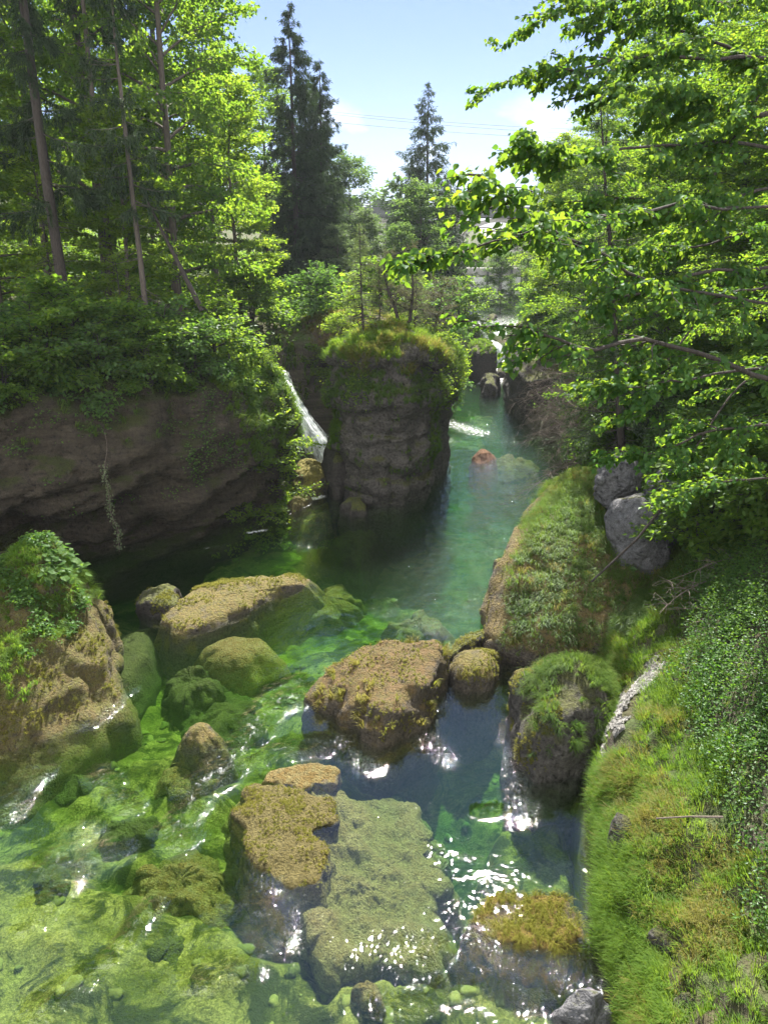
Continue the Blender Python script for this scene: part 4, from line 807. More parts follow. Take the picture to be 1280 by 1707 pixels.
# ravine boulders at the side waterfall
boulder('ravine_boulder', 'yellow-green mossy boulder at the foot of the side waterfall', 'boulder', [(487, 822), (492, 800), (510, 792), (540, 800), (548, 818), (535, 830), (505, 830)], [(0, 1.25), (.5, 1.2), (.8, .95), (1, .4), (.9, 0), (.9, -1)], rock_mat('bright_moss_boulder', (.05, .045, .035), (.15, .13, .1), (.22, .20, .035), (.30, .26, .06), .3, .7, .75, 1, 1, 1.3), amp=.16, freq=1.1, seed=130, ridge=.3)
boulder('ravine_boulder', 'pale wet boulder between the side waterfall and the mossy ravine boulder', 'boulder', [(492, 800), (500, 785), (525, 778), (545, 788), (548, 800), (520, 802)], [(0, 1.7), (.5, 1.6), (.85, 1.2), (1, .5), (.9, 0), (.9, -1)], M['pillar'], amp=.15, freq=1, seed=131)
boulder('ravine_boulder', 'dark boulder in shade between the pillar and the side waterfall', 'boulder', [(540, 822), (545, 795), (565, 780), (585, 790), (580, 825), (560, 835)], [(0, 2.6), (.5, 2.4), (.85, 1.7), (1, .8), (.95, 0), (.9, -1)], M['darkrock'], amp=.25, freq=.9, seed=132, ridge=.4)
boulder('shore_stone', 'pale shore stone under the grassy cliff corner', 'stone', [(478, 848), (486, 835), (510, 828), (522, 836), (508, 846), (488, 856)], se(.4, 2.6), M['lichenrock'], amp=.12, freq=1.5, seed=133)
boulder('shore_stone', 'low mossy stones at the left foot of the pillar', 'stone', [(565, 850), (580, 838), (612, 842), (610, 858), (585, 862)], se(.5, 2.5), M['darkrock'], amp=.15, freq=1.5, seed=134)
# dead log leaning at the waterfall
a = Acc(); a.tube([PY(528, 772, 40.2), PY(548, 738, 40.0), PY(556, 730, 39.8)], [.07, .06, .04], 7); a.build('log', M['bark_dead'])
tag(bpy.data.objects['log'], 'short dead log leaning beside the foot of the side waterfall', 'log')

# ------------------------------------------------------------------ falls
def fall_mat():
    t = NT('white_falling_water'); p = t.pos(); w = t.attr('edge')
    # uv runs down the fall: streaks stretched along the flow
    a = t.n('Attribute'); a.attribute_name = 'flow'; v = a.outputs['Vector']
    n1 = t.noise(1.0, 6, v, .7, .3)
    n2 = t.noise(5, 4, t.pos(), .7)
    f = t.rng(t.math('ADD', t.math('MULTIPLY', n1, .7), t.math('ADD', t.math('MULTIPLY', n2, .3), w)), .40, .62)
    d = t.n('BsdfDiffuse', Color=(.82, .86, .88)).outputs[0]; tl = t.n('BsdfTranslucent', Color=(.85, .9, .92)).outputs[0]
    m = t.n('MixShader', Fac=.45); t.set(m.inputs[1], d); t.set(m.inputs[2], tl)
    gl = t.n('BsdfGlossy', Color=(1, 1, 1), Roughness=.25, Normal=t.bump(n1, .8, .08)).outputs[0]
    m1 = t.n('MixShader', Fac=.12); t.set(m1.inputs[1], m.outputs[0]); t.set(m1.inputs[2], gl)
    tr = t.n('BsdfTransparent', Color=(.9, .93, .93)).outputs[0]
    m2 = t.n('MixShader'); t.set(m2.inputs[0], f); t.set(m2.inputs[1], tr); t.set(m2.inputs[2], m1.outputs[0])
    return t.done(m2.outputs[0])
M['fall'] = fall_mat()
def falls(name, label, left, right, seed, arch=.35, nu=50, nv=120, rough=.12, ebias=.10):
    """a sheet between two edge paths (top to bottom), bulging towards the viewer, with a second layer behind it"""
    Lp, Rp = np.array(left), np.array(right); tt = np.linspace(0, 1, nv)
    def along(P): s = np.linspace(0, 1, len(P)); Qp = np.stack([np.interp(tt, s, P[:, k]) for k in range(3)], 1); [Qp.__setitem__(slice(1, -1), .25*Qp[:-2]+.5*Qp[1:-1]+.25*Qp[2:]) for _ in range(12)]; return Qp
    A, B = along(Lp), along(Rp); w = np.linspace(0, 1, nu); Vs = []; Qs = []; E = []; Fl = []; n0 = 0
    for layer in range(2):
        V = A[:, None]*(1-w)[None, :, None]+B[:, None]*w[None, :, None]; bul = np.sin(w*pi)[None]*arch
        V[..., 1] -= bul-layer*.14; V[..., 2] += bul*.4
        X = V.reshape(-1, 3); wid = np.linalg.norm(A-B, axis=1).mean(); ln = np.linalg.norm(np.diff(A, axis=0), axis=1).sum()
        fl = np.stack([np.tile(w, nv)*wid*6+layer*31, np.repeat(tt, nu)*ln*.7, np.full(nu*nv, layer*5.)], 1)
        X = X+rough*np.stack([.2*fbm(fl, 3, seed), -fbm(fl+3, 4, seed+1)-.2, .5*fbm(fl+5, 3, seed+2)], 1)
        e = ebias-.30*np.abs(np.tile(w, nv)*2-1)**3
        i = np.arange(nv-1)[:, None]*nu; j = np.arange(nu-1)[None]; Qs.append(np.stack([i+j, i+nu+j, i+nu+j+1, i+j+1], -1).reshape(-1, 4)+n0)
        Vs.append(X); E.append(e); Fl.append(fl); n0 += len(X)
    c = np.array([np.vstack(Vs)[:, 0].mean(), np.vstack(Vs)[:, 1].mean(), Lp[-1][2]])
    o = mk(name, np.vstack(Vs), np.vstack(Qs), None, M['fall'], smooth=True, attrs={'edge': np.concatenate(E)}, loc=c)
    at = o.data.attributes.new('flow', 'FLOAT_VECTOR', 'POINT'); at.data.foreach_set('vector', np.vstack(Fl).astype(np.float32).ravel())
    return tag(o, label, 'waterfall')
falls('waterfall', 'white side waterfall fanning out between the cliff corner and the pillar',
      [PY(458, 622, 43.6), PY(468, 655, 42.2), PY(480, 690, 41.0), PY(484, 735, 40.2), PY(486, 775, 39.6), PY(488, 800, 39.4)],
      [PY(484, 622, 43.6), PY(500, 660, 42.0), PY(530, 705, 40.9), PY(562, 738, 40.2), PY(572, 770, 39.7), PY(568, 800, 39.5)], 7, .6, 80, 150, .25, .06)
falls('waterfall', 'far white cascade pouring down at the head of the channel, left branch',
      [PY(795, 548, 82), PY(800, 562, 80.5), PY(812, 580, 79), PY(826, 606, 77.5), PY(832, 612, 76.5)], [PY(806, 548, 82), PY(816, 562, 80.5), PY(840, 578, 79), PY(858, 600, 77.8), PY(862, 612, 76.5)], 9, .4, 60, 80, .25, .16)
falls('waterfall', 'far white cascade at the head of the channel, right branch behind the dark rock', [PY(818, 552, 84), PY(822, 566, 81.5), PY(828, 582, 79.5), PY(832, 590, 78.5)], [PY(846, 552, 84), PY(850, 566, 81.5), PY(856, 582, 79.5), PY(858, 592, 78.5)], 11, .3, 50, 60, .25, .08)
boulder('cascade_rock', 'dark wet rock splitting the far cascade', 'rock', [(808+0, 590), (812, 584), (822, 584), (829, 588), (822, 594), (812, 594)], [(0, 4.1), (.5, 3.9), (.9, 3.0), (1, 1.5), (1, 0), (1, -2)], M['darkrock'], amp=.4, freq=.7, seed=140, ridge=.4)
# upper river above the cascade
V, Q = grid(np.linspace(3, 22, 40), np.linspace(80.5, 140, 120), lambda X, Y: 3.55+.03*(Y-80)+.02*fbm(np.stack([X, Y, 0*X], 1), 2, 5))
tag(mk('upper_river', V, Q, None, water_mat(False, .6), smooth=True, attrs={'turb': np.full(len(V), .3), 'foam_glint': np.clip(.55-.02*(V[:, 1]-80), .1, 1)}), 'upper river above the far cascade', kind='structure')

# ------------------------------------------------------------------ bank vegetation
def gsub(x0, x1, y0, y1):
    c = GV[GQ].mean(1); k = (c[:, 0] > x0) & (c[:, 0] < x1) & (c[:, 1] > y0) & (c[:, 1] < y1); return GQ[k]
BQ1 = gsub(2.5, 12.5, 5.0, 20.5)
Pg = [(1000, 1150), (1030, 1125), (1100, 1125), (1110, 1165), (1060, 1180), (1050, 1260), (1010, 1230), (990, 1180)]
Pgw = [PZ(x, y, 1.4)[:2] for x, y in Pg]
def nogravel(c): return np.clip(-inpoly(c[:, 0], c[:, 1], Pgw)/.25+.25, 0.03, 1)
def dR(c): return c[:, 0]-np.interp(c[:, 1], RY, RX)
tag(grass_on('bank_grass', GV, BQ1, 125000, .27, .0095, 201, M['grass'], fn=lambda c, n: nogravel(c)*np.clip((2.6-dR(c))/.8+fbm(c*1.1, 3, 4), 0, 1)*np.clip((c[:, 2]-.12)*4, 0, 1)*(1+3*(dR(c) < .7))*np.clip(fbm(c*1.3+5, 3, 14)+.45, .25, 1), droop=.6, down=.3, tuft=22, rad=.3), 'long sunlit yellow-green grass hanging over the right bank', kind='stuff')
tag(grass_on('dry_bank_grass', GV, BQ1, 26000, .28, .009, 202, M['grass_dry'], fn=lambda c, n: nogravel(c)*np.clip((2.4-dR(c))/.8+fbm(c*1.1, 3, 4), 0, 1)*np.clip((c[:, 2]-.25)*3, 0, 1)*np.clip(fbm(c*1.0+9, 3, 24)+.0, 0, 1), droop=.6, down=.3, tuft=22, rad=.3), 'dry straw-coloured grass among the green grass of the right bank', kind='stuff')
tag(cover_on('bank_plants', GV, BQ1, 130000, .064, 203, M['cover'], fn=lambda c, n: nogravel(c)*np.clip((dR(c)-1.9)/.7+.9*fbm(c*.9, 3, 6), 0, 1)*np.clip(fbm(c*1.2, 3, 16)+.75, 0, 1), lift=.38, flat=.6), 'dense low green nettles and herbs covering the right slope', kind='stuff')
BQ2 = gsub(4, 40, 20.5, 125)
tag(cover_on('slope_plants', GV, BQ2, 130000, .21, 204, M['leaf_dark'], fn=lambda c, n: np.clip((dR(c)-.4)/.7, 0, 1)*(1-.92*(c[:, 1] < 33)*(dR(c) < 3.4))*np.clip(fbm(c*.6, 3, 16)+.6, 0, 1), lift=.7, flat=.6), 'dark green undergrowth under the trees of the right slope', kind='stuff')
tag(grass_on('slope_grass', GV, gsub(4, 16, 19, 34), 50000, .36, .013, 205, M['grass_green'], fn=lambda c, n: nogravel(c)*np.clip((3.6-dR(c)), 0, 1)*np.clip((c[:, 2]-.4)*3, 0, 1)*np.clip(fbm(c*.9, 3, 26)+.5, 0, 1), droop=.9, down=.9), 'shaded tufts of grass around the gravel strip', kind='stuff')
BQ3 = gsub(-60, -3, 24, 110)
tag(cover_on('forest_undergrowth', GV, BQ3, 90000, .30, 206, M['leaf_maple'], fn=lambda c, n: (c[:, 2] > 5)*np.clip(fbm(c*.5, 3, 36)+.5, 0, 1), lift=.9, flat=.6), 'green undergrowth on the forest floor above the cliff', kind='stuff')
BQ4 = gsub(-8, 13, 40, 100)
tag(grass_on('island_grass', GV, BQ4, 26000, .55, .05, 207, M['grass'], fn=lambda c, n: (c[:, 2] > 2)*(np.interp(c[:, 1], LY, LX) > c[:, 0]-.5)*np.clip(fbm(c*.5, 3, 46)+.4, 0, 1), droop=.7, down=.6), 'bright tall grass on the rocky island behind the pillar', kind='stuff')

# gravel strip
rng = np.random.default_rng(44); Pg = [(1000, 1150), (1030, 1125), (1100, 1125), (1110, 1165), (1060, 1180), (1050, 1260), (1010, 1230), (990, 1180)]
V, Q = grid(np.linspace(4.4, 8.6, 60), np.linspace(14.8, 20, 70), lambda X, Y: ground_z(X, Y)+.035)
cq = V[Q].mean(1); keep = inpoly(cq[:, 0], cq[:, 1], Pgw)+.45*fbm(cq*1.6, 4, 4) > .2
tag(mk('gravel', V, Q[keep], None, rock_mat('pale_gravel', (.22, .21, .20), (.52, .5, .47), (.3, .29, .25), (.2, .19, .17), .9, 1.1, .1, 1, 1, 4), smooth=True), 'pale gravel strip between the grassy boulder and the right slope', kind='structure')
Pp, Nn = sample(V, Q[keep], 1400, rng); st = Acc()
for q in Pp:
    r = rng.uniform(.012, .05); th = rng.random()*6.28
    B = np.array([[1, 0, 0], [0, 1, 0], [-1, 0, 0], [0, -1, 0], [0, 0, .7], [0, 0, -.7]])*r*rng.uniform(.7, 1.3, (6, 1)); R = np.array([[cos(th), -sin(th), 0], [sin(th), cos(th), 0], [0, 0, 1]])
    st.add(B@R.T+q+np.array([0, 0, r*.3]), T=[[0, 1, 4], [1, 2, 4], [2, 3, 4], [3, 0, 4], [1, 0, 5], [2, 1, 5], [3, 2, 5], [0, 3, 5]])
tag(st.build('pebbles', plain_mat('pebble', (.15, .145, .135), (.36, .345, .325), 5, .9, .2)), 'loose pale pebbles on the gravel strip', kind='stuff')
# outcropping stones in the grassy bank
for k, (px, py, z, sz, lab) in enumerate([(1045, 1345, 2.0, (.22, .5, .75), 'narrow grey rock face showing through the grass of the right bank'), (1120, 1530, 1.9, (.28, .35, .35), 'grey stone half buried in the lower right bank among dry grass'),
        (1050, 1640, 1.4, (.22, .3, .35), 'pale stone in the golden grass at the bottom of the right bank'), (1150, 1645, 1.9, (.16, .22, .3), 'pale stone on the right bank with dry tufts, near the bottom corner'),
        (975, 1690, .25, (.26, .5, .45), 'bare pale stone at the very bottom where bank meets water')]):
    p = PZ(px, py, z); p[2] = z if k == 4 else gz(p[0], p[1])-.13; lump('bank_stone', lab, p, sz, 300+k, M['pillar'] if k < 4 else M['greyrock'], amp=.07, cat='stone', rot=.4*k)

# ------------------------------------------------------------------ trees
D_beech = decid(1, 12.5, .13, 1.2, 3.3, 60, .16, 23000, el=(.0, .9), droop=.35, shape=(.30, .55), flat=.5, leafmat='leaf_beech', nsec=8)
D_maple = decid(2, 17, .2, 3.0, 4.3, 52, .19, 30000, el=(.15, 1.0), droop=.4, shape=(.22, .6), flat=.9, leafmat='leaf_maple', nsec=8, wob=.07)
D_maple2 = decid(3, 14, .16, 1.5, 3.4, 46, .18, 26000, el=(.1, .95), droop=.4, shape=(.25, .6), flat=.8, leafmat='leaf_beech', nsec=7, wob=.08)
D_slim = decid(4, 9, .06, .8, 1.5, 34, .14, 5500, el=(.2, .9), droop=.3, shape=(.3, .6), leafmat='leaf_beech', nsec=5, wob=.06, barkmat='bark_dark')
D_fine = decid(18, 12, .16, .8, 4.4, 60, .10, 70000, el=(.0, .8), droop=.6, shape=(.35, .5), flat=.8, leafmat='leaf_linden', nsec=10, barkmat='bark_dark')
D_right = decid(5, 13, .17, 1.0, 4.2, 52, .13, 44000, el=(.0, .9), droop=.5, shape=(.3, .55), flat=.8, leafmat='leaf_linden', nsec=9, barkmat='bark_dark')
SHR = decid(6, 2.4, .03, .15, 1.5, 40, .15, 5200, el=(.1, 1.0), droop=.7, shape=(.3, .5), stems=5, nsec=5, leafmat='leaf_maple', barkmat='bark_dark')
SHR_D = decid(7, 2.2, .03, .1, 1.5, 40, .14, 5200, el=(.0, .9), droop=.7, shape=(.35, .5), stems=5, nsec=5, leafmat='leaf_dark', barkmat='bark_dark')
SHR_B = decid(8, 1.5, .02, .1, 1.0, 30, .10, 3000, el=(.1, 1.1), droop=.6, shape=(.35, .5), stems=4, nsec=5, leafmat='leaf_beech', barkmat='bark_dark')
SHR_P = decid(13, 3.2, .05, .2, 1.6, 40, .09, 6500, el=(.2, 1.0), droop=.3, shape=(.3, .5), stems=2, nsec=6, leafmat='needle_pine', barkmat='bark', flat=.8)
FARD = decid(9, 12, .15, .8, 4.6, 44, .32, 13000, el=(.1, 1.0), droop=.4, shape=(.3, .5), leafmat='leaf_far', nsec=7)
FARW = decid(10, 7, .1, .4, 2.6, 40, .2, 9000, el=(.3, 1.1), droop=.6, shape=(.35, .5), leafmat='leaf_pale', nsec=6)
SPR = spruce(11, 17.5, .2, .4, 4.0, 40, 80000, .27, hang=.6)
SPR_FAR = spruce(12, 21.5, .25, .5, 6.6, 40, 52000, .42, hang=.5, sparse=.95)
SPR_TALL = spruce(14, 29, .25, 7.5, 3.4, 34, 46000, .19, sparse=.5, hang=.9, deadbelow=40)
SPR_BARE = spruce(15, 25, .18, 14.5, 2.2, 16, 16000, .19, sparse=.7, hang=.9, deadbelow=60, barkmat='bark', bent=-.3)
SPR_R = spruce(16, 15, .16, 3.0, 3.4, 30, 30000, .15, sparse=.62, hang=.75, deadbelow=25)
LARCH = spruce(17, 5.2, .05, 1.2, .9, 22, 5200, .12, sparse=.8, hang=.2, leafmat='needle_larch', deadbelow=10)

def P_(x, y): return (x, y, gz(x, y)-.1)
# left forest
plant('spruce', SPR_TALL, P_(-13.2, 33.0), 'tall spruce with a thick bare dark trunk at the left edge, drooping needle curtains', 'tree', scale=1.0, rz=.6)
plant('spruce', SPR_BARE, P_(-10.0, 33.6), 'thin dead-looking spruce trunk, bare and grey, rising full height in front of the leafy trees', 'tree', rz=1.2)
plant('spruce', SPR_BARE, P_(-12.9, 38.0), 'slim dark bare spruce trunk between the two foremost trunks on the left', 'tree', scale=.95, rz=3.2)
plant('spruce', SPR_TALL, P_(-17.6, 35.5), 'dark dense spruce filling the top left corner', 'tree', scale=1.05, rz=2.7)
plant('spruce', SPR_TALL, P_(-21.5, 39.5), 'dark spruce deep in the forest at the far left', 'tree', scale=1.0, rz=4.4)
plant('beech_tree', D_beech, P_(-6.4, 34.8), 'bright backlit young beech with layered branches above the grassy cliff corner', 'tree', rz=.3)
plant('beech_tree', D_beech, P_(-7.9, 36.5), 'young beech just left of the bright layered one, taller and thinner at the top', 'tree', scale=1.08, rz=2.2)
plant('maple_tree', D_maple, P_(-10.3, 40.5), 'tall bright green maple behind the bare grey trunk, its crown leaving the picture', 'tree', scale=(1.15, 1.15, 1.6), rz=.5)
plant('maple_tree', D_maple, P_(-14.8, 42.5), 'tall green maple behind the thick left spruce trunk', 'tree', scale=(1.15, 1.15, 1.65), rz=2.5)
plant('maple_tree', D_maple2, P_(-18.5, 38.5), 'leafy tree in the shade at the left edge behind the shrubs', 'tree', scale=1.1, rz=1.1)
plant('maple_tree', D_maple2, P_(-11.8, 36.5), 'medium maple between the two foremost spruce trunks', 'tree', scale=.8, rz=3.6)
plant('maple_tree', D_maple, P_(-20, 48), 'tall maple in the second row of the left forest', 'tree', scale=(1.2, 1.2, 1.7), rz=4.0)
plant('maple_tree', D_maple, P_(-13, 50), 'tall maple at the back of the left forest', 'tree', scale=(1.2, 1.2, 1.6), rz=5.2)
plant('maple_tree', D_maple2, P_(-8.2, 46), 'light green tree right behind the young beeches', 'tree', scale=.9, rz=5.8)
for k, (x, y, s) in enumerate([(-8.8, 34.6, 1.0), (-6.6, 33.4, .75), (-11.2, 33.8, .9), (-14.6, 35.2, 1.05)]):
    plant('young_tree', D_slim, P_(x, y), ['slender young tree with a thin dark stem right of the bare grey trunk', 'shortest slender young tree at the cliff edge before the bright beech', 'slender young tree between the foremost spruce trunks', 'slender young tree left of the thick spruce trunk'][k], 'tree', scale=s, rz=k*1.9)
# dead trunk leaning on the bare spruce
a = Acc(); p0 = np.array(PY(312, 468, 33.4)); p1 = np.array(PY(238, 320, 33.7)); Pl = np.linspace(p1, p0+(p0-p1)*.35, 8); a.tube(Pl, np.linspace(.05, .12, 8), 7)
for k in range(26):
    q = p1+(p0-p1)*rng.random(); C = curve(q, rng.random()*6.28, rng.uniform(-.9, .1), rng.uniform(.3, 1.0), 3, .4, rng); a.tube(C, np.linspace(.014, .004, 4), 3)
tag(a.build('leaning_trunk', M['bark_dark'], smooth=True), 'dead snapped trunk leaning against the bare grey spruce', 'dead tree')
# shrubs along the cliff edge
SL = [(-19.5, 25.5, 1.15, 1, 'shrub at the far left end of the cliff edge'), (-16.5, 26.6, 1.2, 0, 'big leafy shrub at the left edge with pale drooping sprays'), (-14.2, 27.6, 1.1, 1, 'dark shrub over the cave mouth near the left edge'),
      (-12.6, 28.6, 1.15, 0, 'green shrub above the hanging vine'), (-10.9, 29.4, 1.1, 1, 'dense dark shrub right of the hanging vine'), (-9.3, 30.6, 1.1, 0, 'shrub under the bare grey trunk on the cliff edge'),
      (-7.9, 31.8, 1.0, 1, 'dark shrub between the bare trunk and the young beeches'), (-6.6, 33.2, .9, 2, 'small bright shrub at the foot of the layered beech'), (-5.5, 35.2, .8, 2, 'small bright shrub on the grassy cliff corner'),
      (-15.6, 29.2, 1.4, 1, 'tall dark shrub behind the cave-mouth shrub'), (-12.2, 30.6, 1.4, 0, 'tall shrub in the second row above the vine'), (-9.6, 32.4, 1.3, 1, 'tall dark shrub around the base of the bare grey trunk'),
      (-18.2, 28.6, 1.5, 0, 'tall shrub against the left picture edge in the second row'), (-13.6, 31.8, 1.5, 1, 'shrub around the foot of the thick spruce trunk'), (-7.3, 34.2, 1.2, 0, 'shrub filling the gap under the two young beeches'),
      (-13.4, 26.9, .8, 0, 'low shrub leaning over the cliff lip at the left'), (-9.0, 29.6, .75, 0, 'low shrub drooping over the cliff lip, middle of the row')]
for k, (x, y, s, ty, lab) in enumerate(SL):
    zc = 7.0 if y < 33 else 6.7
    plant('shrub', (SHR, SHR_D, SHR_B)[ty], (x, y, max(gz(x, y), zc-.6)-.1), lab, 'shrub', scale=s*1.15, rz=k*1.3)
for k, (x, y, s) in enumerate([(-12, 58, 1.0), (-17, 60, 1.1), (-23, 57, 1.05), (-29, 60, 1.1), (-35, 56, 1.05), (-26, 50, 1.0), (-33, 47, 1.1), (-14.5, 68, 1.1), (-22, 70, 1.15), (-31, 72, 1.2), (-10.5, 74, 1.0)]):
    plant('maple_tree', (D_maple, D_maple2)[k % 2], P_(x, y), 'leafy green tree in the back rows of the left forest, seen between the front trunks', 'tree', 'trees in the back rows of the left forest', scale=s, rz=k*1.3)
# middle distance
plant('spruce', SPR, P_(-7.1, 66), 'tall dark pointed spruce behind the side waterfall, the taller of the close pair', 'tree', scale=1.19, rz=0)
plant('spruce', SPR, P_(-5.0, 68), 'second dark spruce of the close pair, slightly shorter and to the right', 'tree', scale=1.02, rz=2)
plant('spruce', SPR, P_(-6.2, 72), 'dark spruce hidden between and behind the close pair', 'tree', scale=1.0, rz=4)
plant('spruce', SPR_FAR, P_(4.6, 90), 'far pointed spruce standing alone against the sky over the river', 'tree', scale=1.0, rz=0)
plant('spruce', SPR_FAR, P_(7.0, 92), 'lower far spruce right of the lone pointed one', 'tree', scale=.72, rz=1.5)
plant('spruce', SPR_FAR, P_(2.9, 91), 'small far spruce left of the lone pointed one', 'tree', scale=.6, rz=3.5)
plant('maple_tree', FARD, P_(3.5, 78), 'bright green tree in front of the far lone spruce', 'tree', scale=.84, rz=0)
plant('maple_tree', FARD, P_(-4.5, 112), 'distant hazy tree left of the bridge, rounded crown', 'tree', scale=1.12, rz=1)
plant('maple_tree', FARD, P_(-8.8, 108), 'distant tree peeping out right of the close spruce pair', 'tree', scale=1.0, rz=3)
plant('willow_tree', FARW, P_(-1.8, 70), 'pale grey-green willow behind the island pines', 'tree', scale=.95, rz=2)
plant('willow_tree', FARW, P_(-3.6, 64), 'pale bushy willow right of the dark spruce pair', 'tree', scale=.8, rz=4)
plant('maple_tree', FARD, P_(1.2, 72), 'fresh green low tree behind the island pine', 'tree', scale=.5, rz=5)
for k, (x, y, s, lab) in enumerate([(14.2, 97, .62, 'green tree covering the right end of the weir'), (7.2, 98, .5, 'green tree covering the left end of the weir'), (14, 122, .55, 'low far tree below the right half of the bridge arch'), (17.5, 124, .6, 'low far tree at the right foot of the bridge arch'),
        (20, 118, .7, 'far tree right of the bridge arch'), (11, 126, .5, 'low far tree below the left half of the bridge arch'), (22, 104, .8, 'far tree on the right bank beyond the cascade'), (18.5, 95, .7, 'far tree right of the weir behind the cascade')]):
    plant('maple_tree', FARD, P_(x, y), lab, 'tree', scale=s, rz=k*1.4)
plant('maple_tree', FARD, P_(6.8, 88), 'green tree below the far bridge arch, left of the weir', 'tree', scale=.55, rz=2.6)
plant('spruce', LARCH, (-1.0, 36.8, 7.5), 'thin larch sapling with a straight dark stem on the left of the pillar top', 'tree', scale=.98, rz=0)
plant('spruce', LARCH, (-.2, 37.4, 7.5), 'second smaller larch sapling on the pillar top beside the pine', 'tree', scale=.68, rz=2)
plant('spruce', LARCH, (1.6, 41.5, 7.0), 'thin larch behind the pillar pine to the right', 'tree', scale=.75, rz=4)
for k, (x, y, s, pr, lab) in enumerate([(2.6, 43.5, 1.0, SHR_P, 'brownish bushy pine behind the right shoulder of the pillar'), (4.0, 47, 1.15, SHR_P, 'brownish bushy pine farther back along the channel'), (1.0, 45.5, 1.1, SHR_P, 'brownish bushy pine straight behind the forked pine'),
        (-2.2, 38.8, .9, SHR_B, 'yellow-green bush at the left rim of the pillar top'), (-1.7, 43, 1.4, SHR_B, 'yellow-green bush on the earth bank behind the pillar'), (-3.5, 45.5, 1.2, SHR_B, 'green bush above the brown earth bank'),
        (.9, 39.4, .8, SHR_B, 'low bright bush right behind the forked pine'), (5.0, 53, 1.4, SHR_D, 'dark bush on the island edge by the channel'), (5.6, 60, 1.8, SHR, 'green bush on the left bank of the far channel'), (3.2, 57, 2.0, SHR_D, 'dark tall bush in the middle of the island'),
        (7.4, 72, 1.7, SHR, 'green bush overhanging the grassy-topped block'), (.2, 52, 2.0, SHR, 'leafy bush on the island left of the brownish pines'), (3.6, 66, 2.4, SHR_D, 'dark bush between island and the cascade'), (-1.6, 56, 2.2, SHR_B, 'bright bush in front of the willows'),
        (3.0, 39.8, .8, SHR_B, 'small bush hanging over the right shoulder of the pillar'), (8.0, 81, 2.2, SHR, 'bush at the top of the cascade on its left'), (-7.6, 45.0, 1.5, SHR, 'bush left of the top of the side waterfall'), (-4.2, 48.5, 1.6, SHR_D, 'dark bush at the foot of the dark spruce pair')]):
    zz = {0: 6.6, 3: 7.3, 4: 7.3, 6: 7.4, 14: 6.4}.get(k, gz(x, y)-.1); plant('bush', pr, (x, y, zz), lab, 'bush', scale=s, rz=k*1.7)

# forked pine on the pillar
def forked_pine():
    rng = np.random.default_rng(77); tr = Acc(); A = []; B = []
    forks = [[(0, 0, -.3), (0, 0, .3), (.28, .0, .75), (.36, .1, 1.4), (.42, .1, 2.2), (.35, .1, 3.1), (.5, .1, 3.9)], [(0, 0, .25), (-.25, 0, .7), (-.42, -.1, 1.3), (-.75, -.1, 2.1), (-.95, -.1, 2.9), (-.9, 0, 3.6)]]
    for f in forks:
        f = np.array(f); tr.tube(f, np.linspace(.12, .025, len(f)), 7)
        for k in range(34):
            t = rng.uniform(.38, 1); q = t*(len(f)-1); i = min(int(q), len(f)-2); p0 = f[i]+(f[i+1]-f[i])*(q-i)
            C = curve(p0, rng.random()*6.28, rng.uniform(-.1, .7), rng.uniform(.4, 1.3), 4, .1, rng, .25); tr.tube(C, np.linspace(.022, .005, 5), 4)
            for j in range(4):
                C2 = curve(C[rng.integers(1, 5)], rng.random()*6.28, rng.uniform(-.1, .9), rng.uniform(.15, .4), 2, 0, rng); tr.tube(C2, .005, 3)
                A += [C2[0], C2[1]]; B += [C2[1], C2[2]]
            A.append(C[3]); B.append(C[4])
    P, D = scatter(A, B, np.ones(len(A)), 12000, rng); D2 = norm(D+rng.normal(size=D.shape)*.9)
    v, q, t, f = leaves(P+rng.normal(size=P.shape)*.03, D2, rng.normal(size=P.shape), .10*rng.uniform(.6, 1.2, len(P)), BLADE, rng)
    return {'trunk': tr.build('trunk', M['bark_dark'], smooth=True, link=False), 'crown': mk('crown', v, q, t, M['needle_pine'], fattr={'rnd': f}, link=False)}
plant('pine_tree', forked_pine(), (.95, 37.6, 7.65), 'small pine with a forked dark trunk standing on the grassy pillar top', 'tree', scale=1.0)

# far wood beyond everything
rng = np.random.default_rng(99); fw = []
cp = []
for k in range(120):
    x = rng.uniform(-120, 120); y = rng.uniform(125, 260)
    if (abs(x-8) < 9 and y < 150) or .085 < x/y < .205: continue
    cp.append((x, y))
Pn = rng.normal(size=(900, 3)); Pn = norm(Pn)*(rng.random((900, 1))**.33)*np.array([3.6, 3.6, 6.5])+np.array([0, 0, 7])
PP = np.vstack([Pn*rng.uniform(.7, 1.25)+np.array([x, y, gz(x, y)]) for x, y in cp]); D = rng.normal(size=PP.shape); D[:, 2] *= .4
v, q, t, f = leaves(PP, D, np.array([0, 0, 1.])+rng.normal(size=PP.shape)*.5, rng.uniform(.9, 1.7, len(PP)), LEAF4, rng)
tag(mk('far_wood', v, q, t, M['leaf_far'], fattr={'rnd': f}), 'distant green wood beyond the river', kind='stuff')

